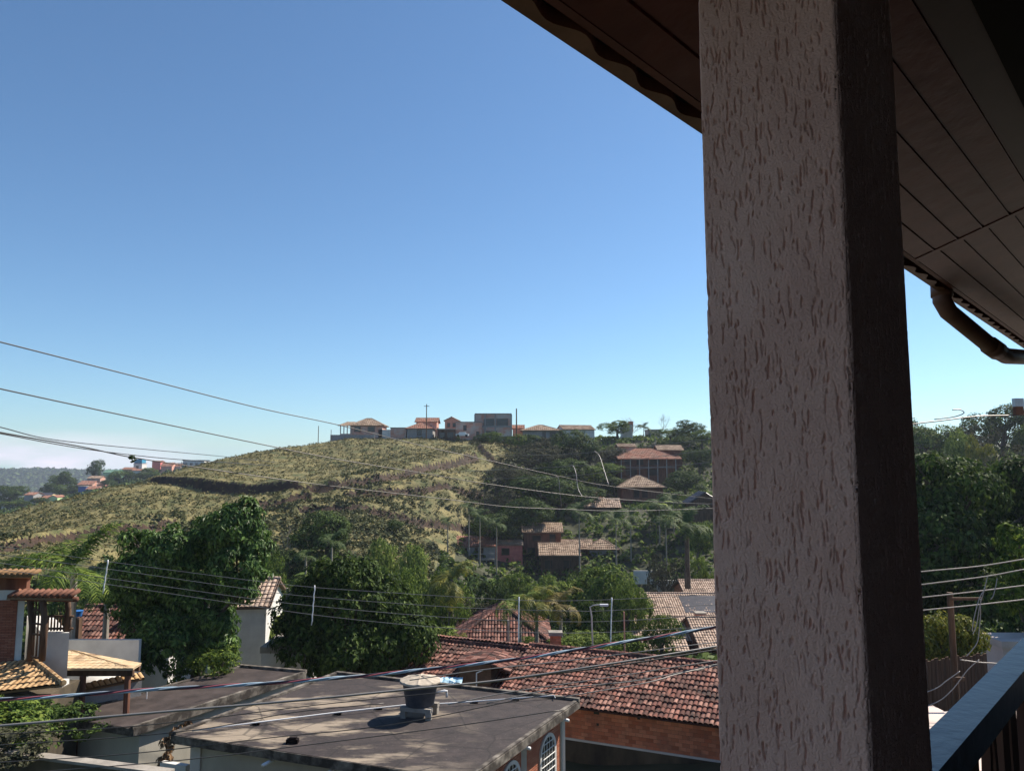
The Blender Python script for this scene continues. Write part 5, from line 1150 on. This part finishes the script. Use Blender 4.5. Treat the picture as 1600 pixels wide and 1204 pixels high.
BS = [(20, 1084, 19, 140, 'leafy green bush at the lower left edge', 'olive', 4, 1175), (78, 1088, 21, 130, 'shaded green bush behind the lower left wall', 'dense', 5, 1175), (40, 1130, 17.5, 130, 'dull leafy shrub just above the boundary wall', 'airy', 6, 1195), (-5, 1075, 23, 60, 'vine-like shrub climbing the lean-to roof', 'olive', 4, 1130), (880, 985, 44, 50, 'small shrub behind the brick chimney', 'pale', 5, 1015),
 (915, 978, 46, 70, 'bright green shrub left of the street lamp', 'pale', 4, 1025), (690, 975, 46, 60, 'bright shrub at the left end of the red ridge', 'pale', 6, 1000), (722, 985, 45, 22, 'tiny shrub on the pyramid roof edge', 'yellow', 5, 1003), (980, 985, 50, 60, 'shrub behind the red ridge right of the lamp', 'olive', 6, 1030), (825, 990, 47, 30, 'little shrub before the right side of the pyramid roof', 'olive', 4, 1010),
 (212, 1005, 34, 60, 'dark shrub left of the mango trunk', 'dense', 4, 1060), (185, 1057, 30, 26, 'purple-flowered shrub behind the tile coping', 'airy', 5, 1075), (352, 1000, 33, 70, 'bright green shrub right of the mango trunk', 'olive', 5, 1058), (100, 1095, 24, 50, 'dark shrub left of the annex wall', 'dense', 5, 1140)]
for px, yt, d, wp, lab, kd, sd, yb in BS: bush(px, yt, d, wp, lab, kd, sd, ybase=yb)
# palms
PM = [(733, 793, 146, 22, 'slender palm at the left of three before the veranda wing', 21, None), (750, 806, 143, 24, 'slender palm in the middle of three before the veranda wing', 22, None), (776, 818, 142, 22, 'slender palm at the right of three before the veranda wing', 23, None),
 (905, 800, 138, 36, 'tall thick palm before the open porch house', 24, 890), (962, 812, 140, 36, 'palm left of the pale-roofed cottage palms', 25, 880), (985, 806, 146, 28, 'palm behind the terrace fence', 26, None), (1030, 790, 150, 32, 'palm with bright fronds below the peaked tan roof', 27, None), (1052, 782, 156, 32, 'palm rising in front of the brown hip house', 28, None), (1040, 815, 140, 26, 'lower palm between the two bright ones', 29, None),
 (1008, 668, 236, 16, 'small palm left of the grey flat house on the skyline', 30, None), (1026, 678, 228, 14, 'yellowish small palm behind the terracotta house', 31, None), (700, 815, 140, 18, 'low palm on the lower pasture edge', 32, None), (520, 845, 78, 32, 'palm with bright central frond under the grass hill', 33, None), (480, 868, 70, 24, 'small palm right of the mango tree', 34, None)]
for px, yc, d, rp_, lab, sd, yb in PM: palm(px, yc, d, rp_, lab, sd, ybase=yb, nf=16)
palm(1072, 820, 92, 46, 'tall stout palm growing beside the pillar', 40, nf=20, ybase=915, tr=.3, group='large palms')
palm(122, 885, 33, 84, 'big feathery palm behind the brick house balcony', 41, nf=18, ybase=1040, tr=.16, e=(-.2, 1.45), bend=1.5, m=m_leaf_mid, group='large palms')
palm(175, 905, 38, 60, 'drooping palm against the left side of the mango', 42, nf=14, ybase=1040, tr=.15, e=(-.3, 1.1), group='large palms')
palm(706, 905, 60, 46, 'round palm with yellow hanging skirt of fronds', 43, nf=26, ybase=985, tr=.2, e=(-1.0, 1.3), m=m_leaf_yel, group='large palms')
for px, yc, rp_, lab, sd, m in ((812, 950, 46, 'areca palm with green arching fronds left of the pair', 44, m_leaf_pale), (838, 940, 44, 'areca palm with yellowish fronds behind the red ridge', 45, m_leaf_yel), (875, 945, 44, 'areca palm with orange drooping fronds above the chimney', 46, m_leaf_rust)):
    palm(px, yc, 46, rp_, lab, sd, nf=14, ybase=1008, tr=.1, m=m, e=(.0, 1.4), bend=2.8, group='areca palms behind the red roof')
for px, yt, d, wp, lab, sd in ((436, 915, 46, 30, 'banana plant right of the grey gabled house', 50), (446, 912, 46, 40, 'banana plant beside the short crossarm pole', 51), (520, 860, 72, 40, 'broad-leaved banana plant in the valley', 52), (1025, 770, 152, 40, 'bright banana clump below the brown hip house', 53), (560, 872, 70, 36, 'banana plant among the pale trees', 54)):
    banana(px, yt, d, wp, lab, sd, group='banana plants')
bare_tree(990, 650, 250, 38, 'leafless grey tree left of the small skyline palms', 60, group='bare trees on the skyline', trunk=.35)
bare_tree(1038, 645, 248, 30, 'leafless pale tree with round crown on the skyline', 61, group='bare trees on the skyline', trunk=.45)
bare_tree(1072, 655, 255, 26, 'thin leafless tree behind the dark crown near the pillar', 62, group='bare trees on the skyline', trunk=.35)
bare_tree(1020, 868, 100, 50, 'leaning leafless tree by the dirt path', 63, m=m_bark, trunk=.3)
bare_tree(448, 812, 104, 24, 'small bare tree with white blossoms at the foot of the pasture', 64, trunk=.3)
# ------------------------------------------------------------------ grass tussocks and undergrowth
def scatter(name, label, cat, m, n, region, size, per, seed, zoff=0, tall=.6, sizev=(.5, 1.5), dens=None):
    rs = np.random.RandomState(seed); X, Y = region(rs, n)
    if dens is not None: k = dens(X, Y, rs); X = X[k]; Y = Y[k]
    Z = ground_np(X, Y); n = len(X); sc = size*rs.uniform(*sizev, n)
    ci = np.repeat(np.arange(n), per); N_ = n*per
    a = rs.uniform(0, 6.28, N_); e = rs.uniform(.1, 1.5, N_); rr = sc[ci]
    c = np.stack([X[ci]+rr*np.cos(a)*np.cos(e)*.7, Y[ci]+rr*np.sin(a)*np.cos(e)*.7, Z[ci]+zoff+rr*np.sin(e)*tall], 1)
    nrm = np.stack([np.cos(a)*np.cos(e), np.sin(a)*np.cos(e), np.sin(e)], 1)+rs.normal(size=(N_, 3))*.5; nrm /= np.linalg.norm(nrm, axis=1)[:, None]
    t = np.cross(nrm, rs.normal(size=(N_, 3))); t /= np.linalg.norm(t, axis=1)[:, None]; b_ = np.cross(nrm, t)
    s = rr[:, None]*.42*rs.uniform(.6, 1.2, (N_, 1))
    V_ = np.stack([c-t*s, c-b_*s*.6, c+t*s, c+b_*s*.6], 1).reshape(-1, 3); F_ = np.arange(N_*4).reshape(-1, 4)
    o = link_mesh(name, V_, F_, m, kind='stuff'); tag(o, label, cat); return o
def polar(a0, a1, r0, r1):
    def f(rs, n):
        a = np.radians(rs.uniform(a0, a1, n)); r = np.sqrt(rs.uniform(r0**2, r1**2, n)); return r*np.sin(a), r*np.cos(a)
    return f
pX = lambda X, Y: 800+FPX*X/np.maximum(Y, 1)
m_tuft = mat('tuft_green', (.025, .038, .014), (.11, .115, .038), island=True, c3=(.055, .068, .023), lo=0, hi=1, rough=.8, trans=.15)
m_straw = mat('tuft_straw', (.075, .08, .028), (.23, .19, .082), island=True, c3=(.14, .13, .05), lo=0, hi=1, rough=.8, trans=.2)
pas = lambda X, Y: (pX(X, Y) < 690+(np.hypot(X, Y)-130)*1.45+18*vnoise(X/6, Y/6))
scatter('tussocks', 'green tussocks and low scrub dotted over the pasture hills', 'scrub', m_tuft, 24000, polar(-40, 2, 92, 232), .34, 7, 1, dens=lambda X, Y, rs: pas(X, Y) & (1.2*vnoise(X/14, Y/14)+.7*vnoise(X/4, Y/4)-np.clip((np.hypot(X, Y)-165)/110, -.25, .6)*.45 > rs.uniform(-.16, .30, len(X))))
scatter('lower_scrub', 'dark green scrub over the lower pasture and the edges of its banks', 'scrub', m_tuft, 12000, polar(-38, -1, 96, 172), .58, 9, 11, dens=lambda X, Y, rs: pas(X, Y) & (vnoise(X/11+5, Y/11)+.7*vnoise(X/3.5, Y/3.5)+np.clip((pX(X, Y)-330)/400, -.5, .62)-np.clip((np.hypot(X, Y)-138)/45, -.2, .8) > rs.uniform(-.05, .35, len(X))), tall=.7)
scatter('dry_grass', 'dry straw-coloured grass over the pasture hills', 'grass', m_straw, 15000, polar(-40, 2, 92, 232), .42, 6, 2, dens=lambda X, Y, rs: pas(X, Y), tall=.7)
scatter('undergrowth', 'dark undergrowth filling the valley floor', 'undergrowth', m_leaf_dark, 9000, polar(-42, 40, 42, 130), 1.0, 14, 3, dens=lambda X, Y, rs: (np.hypot(X, Y) < 96) | (pX(X, Y) > 690) | (vnoise(X/9, Y/9) > .1) & (np.hypot(X, Y) < 112), tall=1.2)
scatter('slope_undergrowth', 'dark undergrowth between the houses of the right slope', 'undergrowth', m_leaf_mid, 9500, polar(-5, 40, 128, 250), .9, 12, 4, dens=lambda X, Y, rs: ~pas(X, Y) & ((np.hypot(X, Y) > 158) | (rs.rand(len(X)) < .9)), tall=.75)
scatter('far_woods', 'distant woods between and behind the far town houses', 'woods', m_leaf_dark, 3400, polar(-44, -16, 250, 640), 2.1, 14, 5, tall=.8)
scatter('ridge_woods', 'hazy forest on the far ridge', 'woods', m_leaf_dark, 14000, polar(-44, -22, 1300, 2500), 11, 10, 6, tall=.8)
scatter('yard_weeds', 'weeds and grass between the near houses', 'weeds', m_leaf_mid, 1800, polar(-46, 30, 10, 38), .45, 10, 7, dens=lambda X, Y, rs: (np.hypot(X, Y) > 38) | (X < -10), tall=.8)
#@WIRES
# ------------------------------------------------------------------ overhead wires
def smooth_pts(P, n=10):
    P = [Vector(p) for p in P]; out = []
    Q = [P[0]*2-P[1]] + P + [P[-1]*2-P[-2]]
    for i in range(1, len(Q)-2):
        for k in range(n):
            t = k/n; a, b_, c, d = Q[i-1], Q[i], Q[i+1], Q[i+2]
            out.append(.5*((2*b_)+(c-a)*t+(2*a-5*b_+4*c-d)*t*t+(3*b_-a-3*c+d)*t**3))
    return out+[P[-1]]
def cable(label, pts, r, m=None, n=8, group=None, name='cable', cat='cable'):
    P = smooth_pts([at(*q) for q in pts], n); c = P[len(P)//2].copy(); mb = MB(); mb.tube([p-c for p in P], r, 5)
    o = mb.build(name, m or m_wire, smooth=True); o.location = c; return tag(o, label, cat, group)
G1 = 'overhead wires across the sky'
cable('upper wire falling from the left edge across the sky and down past the gully', [(-90, 512, 15), (0, 534, 17), (200, 585, 21), (400, 636, 26), (535, 665, 30), (650, 694, 34), (745, 715, 37), (871, 743, 41), (952, 759, 44), (1107, 778, 50), (1170, 784, 53)], .017, m_wire, group=G1)
cable('second wire from the left edge dropping across the pasture', [(-90, 586, 15), (0, 607, 17), (200, 650, 21), (400, 692, 26), (520, 716, 29), (660, 739, 33), (770, 757, 37), (909, 775, 41), (1020, 783, 45), (1107, 787, 50), (1170, 788, 53)], .017, m_wire, group=G1)
cable('third paired wire crossing the red bank of the pasture', [(-90, 655, 15), (0, 675, 17), (130, 698, 20), (206, 714, 22), (330, 733, 25), (470, 753, 28), (570, 765, 31), (700, 780, 35), (790, 791, 38), (877, 795, 41), (980, 798, 45), (1107, 794, 50), (1170, 792, 53)], .017, m_wire, group=G1)
cable('thin wire just above the paired wire at the left', [(-90, 648, 17), (0, 667, 19), (80, 686, 22), (200, 699, 28), (350, 713, 40), (430, 722, 50)], .014, m_wire, group=G1)
cable('companion of the paired wire hugging it from below', [(-90, 660, 15), (0, 677, 17.2), (130, 700.5, 20.3), (250, 715, 24), (350, 722, 30), (420, 727, 36)], .013, m_wire, group=G1)
q = at(206, 716, 22); rs = np.random.RandomState(4); V_, F_ = leaf_arrays([(0, 0, 0)], [(.09,)*3], 10, 14, .05, .07, rs); o = link_mesh('epiphyte', V_, F_, m_leaf_dark); o.location = q; tag(o, 'small dark tuft of air plant sitting on the paired wire', 'air plant')
o = copytree(o); o.location = at(786, 795, 38); tag(o, 'air plant tuft hanging from the third wire before the gully', 'air plant')
for lab, pts in (('left jumper wire hooking from the upper wire to the third wire', [(868, 743, 41), (873, 748, 41), (875, 770, 41), (878, 792, 41.5)]), ('middle curled jumper wire ending on the second wire', [(888, 728, 43), (895, 727, 43), (900, 740, 42.5), (903, 762, 42), (910, 776, 41.5)]), ('right jumper wire dropping onto the upper wire', [(929, 704, 46), (937, 713, 46), (944, 735, 45), (951, 757, 44)])):
    cable(lab, pts, .020, m_wire_l, group='jumper wires')
cable('faint wire rising to the pillar above the terracotta house', [(760, 712, 60), (871, 710, 58), (960, 703, 56), (1107, 686, 52), (1170, 678, 50)], .014, m_wire_l, group=G1)
cable('faint wire crossing in front of the terracotta house', [(690, 738, 60), (891, 728, 58), (960, 722, 56), (1107, 703, 52), (1170, 694, 50)], .014, m_wire_l, group=G1)
cable('faint wire below the terracotta house veranda', [(760, 748, 60), (880, 744, 58), (960, 736, 56), (1107, 722, 52), (1170, 715, 50)], .014, m_wire_l, group=G1)
G2 = 'four low-voltage wires with spacers'
LV = [[(-80, 843), (0, 853), (170, 877), (390, 906), (491, 917), (620, 926), (750, 934), (850, 938), (956, 936), (1115, 928), (1180, 924)], [(-80, 855), (0, 866), (173, 889), (403, 922), (491, 932), (620, 942), (750, 950), (900, 954), (956, 953), (1115, 944), (1180, 940)],
 [(-80, 868), (0, 879), (170, 903), (387, 934), (491, 946), (620, 958), (750, 967), (850, 970), (956, 970), (1115, 960), (1180, 955)], [(-80, 878), (0, 889), (166, 912), (387, 945), (491, 960), (620, 974), (750, 984), (850, 988), (956, 987), (1115, 978), (1180, 973)]]
for i, (l, w) in enumerate(zip(LV, ('topmost', 'second', 'third', 'lowest'))): cable(w+' of the four low-voltage wires in front of the trees', [(x, y, 23) for x, y in l], .0085, m_wire_l, n=6, group=G2)
for x0, y0, x1, y1, lab in ((169, 874, 161, 927, 'zigzag white wire spacer in front of the mango tree'), (492, 914, 487, 976, 'zigzag white wire spacer before the olive tree'), (811, 932, 810, 1003, 'white spacer rod above the red roof, left one'), (956, 933, 954, 1006, 'white spacer rod right of the street lamp')):
    a, b = at(x0, y0, 22.95), at(x1, y1, 22.95); c = (a+b)/2; mb = MB(); n = 8
    mb.tube([a.lerp(b, i/n)-c+Vector(((.03 if i % 2 else -.03)*(.25 if x0 < 500 else .08), 0, 0)) for i in range(n+1)], .018, 6)
    o = mb.build('wire_spacer', m_pvc, smooth=True); o.location = c; tag(o, lab, 'wire spacer', 'wire spacers')
# street lamp, posts
a = at(928, 1022, 42); b = at(922, 945, 42); rt = thing('street_lamp', 'thin bluish street lamp with short curved arm behind the red ridge', 'street lamp', (a.x, a.y, -12)); mb = MB()
h = b.z+12; mb.tube([(0, 0, -1), (-.1, 0, h-.6), (-.18, 0, h-.1), (.0, 0, h), (.45, 0, h+.03)], [.05, .04, .035, .03, .03], 8); mb.build('arm_post', m_metal, rt); mb = MB(); mb.box(.35, .8, -.08, .08, h-.04, h+.06); mb.build('lamp_head', m_pvc, rt)
pole(976, 955, 1020, 42, 'thin pinkish post behind the red ridge', .045, 0, m_salmon, 'thin_post', 'post'); pole(794, 968, 1003, 41, 'small grey post at the pyramid roof', .07, 0, m_concrete, 'thin_post', 'post')
rt = pole(449, 918, 950, 40, 'short grey utility pole with a side arm behind the olive tree', .13, 0, m_concrete); H_ = at(449, 918, 40).z-at(449, 950, 40).z; mb = MB(); mb.box(-.1, .85, -.06, .06, H_-.3, H_-.18); mb.build('crossarm', m_plaster_w, rt)
# twisted multiplex cable in the foreground
P = smooth_pts([at(x, y, d) for x, y, d in ((-80, 1096, 8.5), (0, 1092, 8.6), (110, 1086, 8.8), (230, 1077, 9), (400, 1068, 9.3), (520, 1059, 9.5), (600, 1052, 9.7), (800, 1030, 10), (940, 1008, 10.3), (1040, 992, 10.6), (1130, 977, 10.8), (1180, 968, 11))], 26)
c = P[len(P)//2].copy(); tw = thing('twisted_cable', 'thick twisted cable of pale blue, red and dark strands across the whole foreground', 'cable', c)
s_ = [0]
for i in range(1, len(P)): s_.append(s_[-1]+(P[i]-P[i-1]).length)
for k, (nm, cc) in enumerate((('blue_strand', (.38, .52, .62)), ('red_strand', (.34, .10, .12)), ('dark_strand', (.03, .03, .045)), ('grey_strand', (.30, .36, .42)))):
    Q = []
    for i, p in enumerate(P):
        t_ = (P[min(i+1, len(P)-1)]-P[max(i-1, 0)]).normalized(); n1 = t_.cross(Vector((0, 0, 1))).normalized(); n2 = n1.cross(t_); a_ = s_[i]*2*math.pi/.95 + k*math.pi/2; Q.append(p-c+(n1*math.cos(a_)+n2*math.sin(a_))*.0125)
    mb = MB(); mb.tube(Q, .0095, 6); mb.build(nm, mat(nm, cc, rough=.45), tw, smooth=True)
G3 = 'street cables crossing the foreground'
cable('thick grey cable below the twisted one, crossing the water tank', [(-80, 1139, 8), (0, 1133, 8.1), (270, 1110, 8.6), (480, 1092, 9), (650, 1075, 9.4), (780, 1062, 9.7), (950, 1037, 10), (1115, 1010, 10.4), (1180, 999, 10.6)], .014, m_wire_l, group=G3)
cable('thin cable running just under the thick grey one at right', [(600, 1080, 9.6), (760, 1064.5, 9.8), (950, 1041, 10.1), (1115, 1015, 10.5), (1180, 1004, 10.6)], .010, m_wire, group=G3)
for lab, pts, r_ in (('thin dark wire over the front edge of the annex roof', [(-80, 1152), (0, 1146), (180, 1136), (320, 1122), (500, 1100), (700, 1080)], .006), ('thin wire crossing the annex front wall', [(-80, 1168), (0, 1163), (200, 1150), (330, 1136), (460, 1112), (600, 1098)], .006), ('thin wire low over the tank roof front', [(-80, 1193), (0, 1190), (210, 1176), (420, 1152), (620, 1130), (850, 1085), (1100, 1045)], .006),
    ('lowest thin wire across the front wall of the tank house', [(-80, 1215), (100, 1202), (300, 1185), (480, 1163), (700, 1135), (880, 1108)], .006), ('thin bright wire over the red tiles, upper', [(640, 1062), (760, 1045), (900, 1030), (1115, 1003), (1180, 994)], .0065), ('thin bright wire over the red tiles, middle', [(700, 1100), (800, 1080), (950, 1058), (1115, 1032), (1180, 1022)], .0065),
    ('thin bright wire over the red tiles, lower', [(760, 1098), (870, 1075), (1000, 1062), (1115, 1038), (1180, 1028)], .0065), ('short bright wire over the tiles near the pillar', [(880, 1088), (1005, 1067), (1060, 1052), (1115, 1040), (1180, 1028)], .0065)):
    cable(lab, [(x, y, 9.2+i*.25) for i, (x, y) in enumerate(pts)], r_, m_wire_l if 'bright' in lab else m_wire, group=G3)
#@RIGHT
# ------------------------------------------------------------------ street corner right of the pillar
G4 = 'wires right of the pillar'
for lab, pts in (('topmost wire right of the pillar', [(1380, 899), (1445, 892), (1530, 884), (1600, 873), (1660, 864)]), ('second wire right of the pillar', [(1380, 920), (1446, 912), (1540, 900), (1600, 889), (1660, 880)]), ('third wire right of the pillar', [(1380, 940), (1448, 932), (1520, 924), (1600, 914), (1660, 906)]), ('fourth wire right of the pillar', [(1380, 960), (1450, 952), (1520, 945), (1600, 936), (1660, 929)]),
   ('slack service wire sweeping down behind the rail', [(1380, 1120), (1455, 1100), (1485, 1080), (1512, 1046), (1530, 1030)]), ('slack service wire above the wooden fence', [(1380, 1100), (1455, 1078), (1480, 1062), (1500, 1048)]), ('service wire running to the roof at the right edge', [(1500, 1030), (1530, 1034), (1560, 1036), (1620, 1042)]), ('hooked bare wire on the right skyline', [(1460, 655), (1490, 651), (1506, 645), (1500, 640), (1488, 640)])):
    cable(lab, [(x, y, 24) for x, y in pts], .018 if 'slack' not in lab else .014, m_wire_l, group=G4)
for lab, pts in (('nearest wire of the bundle hanging from the pole, left', [(1543, 900), (1538, 920), (1530, 935), (1522, 965), (1519, 985)]), ('middle wire of the hanging bundle', [(1543, 900), (1537, 925), (1531, 945), (1526, 975), (1520, 990)]), ('right wire of the hanging bundle', [(1532, 935), (1532, 960), (1530, 985), (1526, 1005), (1510, 1025)]), ('curved loose wire right of the hanging bundle', [(1558, 903), (1556, 915), (1552, 930), (1548, 936)])):
    cable(lab, [(x, y, 23.5) for x, y in pts], .014, m_wire_l, group='hanging wire bundle')
a = at(1494, 1092, 25); b = at(1484, 925, 25); up = thing('utility_pole', 'weathered wooden utility pole with crossarm right of the pillar', 'pole', (a.x, a.y, a.z-1)); mb = MB(); mb.tube([(0, 0, -2), (b.x-a.x, 0, b.z-a.z+1)], [.12, .09], 10); mb.build('post', m_wood, up)
mb = MB(); h = b.z-a.z+1; mb.box(b.x-a.x-.1, b.x-a.x+.95, -.15, -.07, h-.22, h-.14); mb.build('crossarm', m_wood, up)
mb = MB(); mb.box(-.2, .2, -.22, -.14, h-2.7, h-2.58); mb.build('bracket', m_wood, up)
m_fence = mat('fence_boards', (.07, .035, .022), (.16, .085, .055), scale=3, stretch=(4, 1, .15), bump=.3)
a, b = at(1400, 1085, 27), at(1545, 1075, 28.5); fz = (at(1455, 1034, 27).z)
wf = thing('wooden_fence', 'tall brown board fence behind the leaning pole', 'fence', (a.x, a.y, -10)); n = 26
for i in range(n):
    p, q = a.lerp(b, i/n), a.lerp(b, (i+.9)/n); mb = MB(); mb.bar((p.x, p.y, fz-1.3), (q.x, q.y, fz-1.3), .03, 2.4+.08*((i*7) % 3)); into(mb.build('board', m_fence), wf)
mb = MB(); mb.bar((a.x, a.y+.05, fz-.7), (b.x, b.y+.05, fz-.7), .06, .1); into(mb.build('rail', m_fence), wf)
m_pave = mat('pale_paving', (.46, .36, .31), (.60, .49, .43), scale=.8, bump=.2, bscale=10, detail=9)
def sheet(name, pts, z, m):
    mb = MB(); mb.prism(pts, z-.4, z); return mb.build(name, m, kind='structure')
zs_ = -7.3
pv = [atz(x, y, zs_) for x, y in ((1400, 1112), (1458, 1107), (1476, 1116), (1640, 1095))]
sheet('road', [(p.x, p.y) for p in pv][::-1]+[(8, 6), (24, 6)] if False else [(pv[0].x, pv[0].y), (9, 8), (26, 8), (pv[3].x+4, pv[3].y), (pv[2].x, pv[2].y), (pv[1].x, pv[1].y)], zs_+.1, m_pave)
a, b = at(1478, 1113, 21), at(1600, 1085, 22); 
house('pale_house', 'pale pink plastered house wall above the rail at the right edge', 'house', 1572, 1690, 1060, 1012, 34, 1.6, mat('pink_pale', (.52, .40, .36), (.62, .49, .44), scale=1), m_pave, 1.0, 'flat', .1, sink=4)
q = at(1591, 635, 12); jb = thing('junction_box', 'small grey and brown box on the cable at the right edge', 'box', q); mb = MB(); mb.box(-.07, .07, -.04, .04, -.0, .13); mb.build('cover', m_metal, jb); mb = MB(); mb.box(-.065, .065, -.035, .035, -.13, -.0); mb.build('base', m_wood_red, jb)
cable('short cable carrying the junction box at the right edge', [(1380, 668, 11.5), (1470, 657, 11.7), (1530, 650, 11.85), (1591, 648, 12), (1640, 640, 12.2), (1700, 630, 12.5)], .01, m_wire)
#@HAZE
mb = MB(); mb.box(-2700, 2700, -60, 2900, -420, 60)
hzm = bpy.data.materials.new('haze'); hzm.use_nodes = True; t = hzm.node_tree; t.nodes.remove(t.nodes['Principled BSDF'])
pvn = t.nodes.new('ShaderNodeVolumePrincipled'); pvn.inputs['Color'].default_value = (.72, .82, 1, 1); pvn.inputs['Density'].default_value = .00016; pvn.inputs['Anisotropy'].default_value = .2
t.links.new(pvn.outputs[0], t.nodes['Material Output'].inputs['Volume'])
hz_ = mb.build('haze', hzm, kind='stuff'); hz_['label'] = 'thin bluish haze in the air over the valley'; hz_['category'] = 'haze'
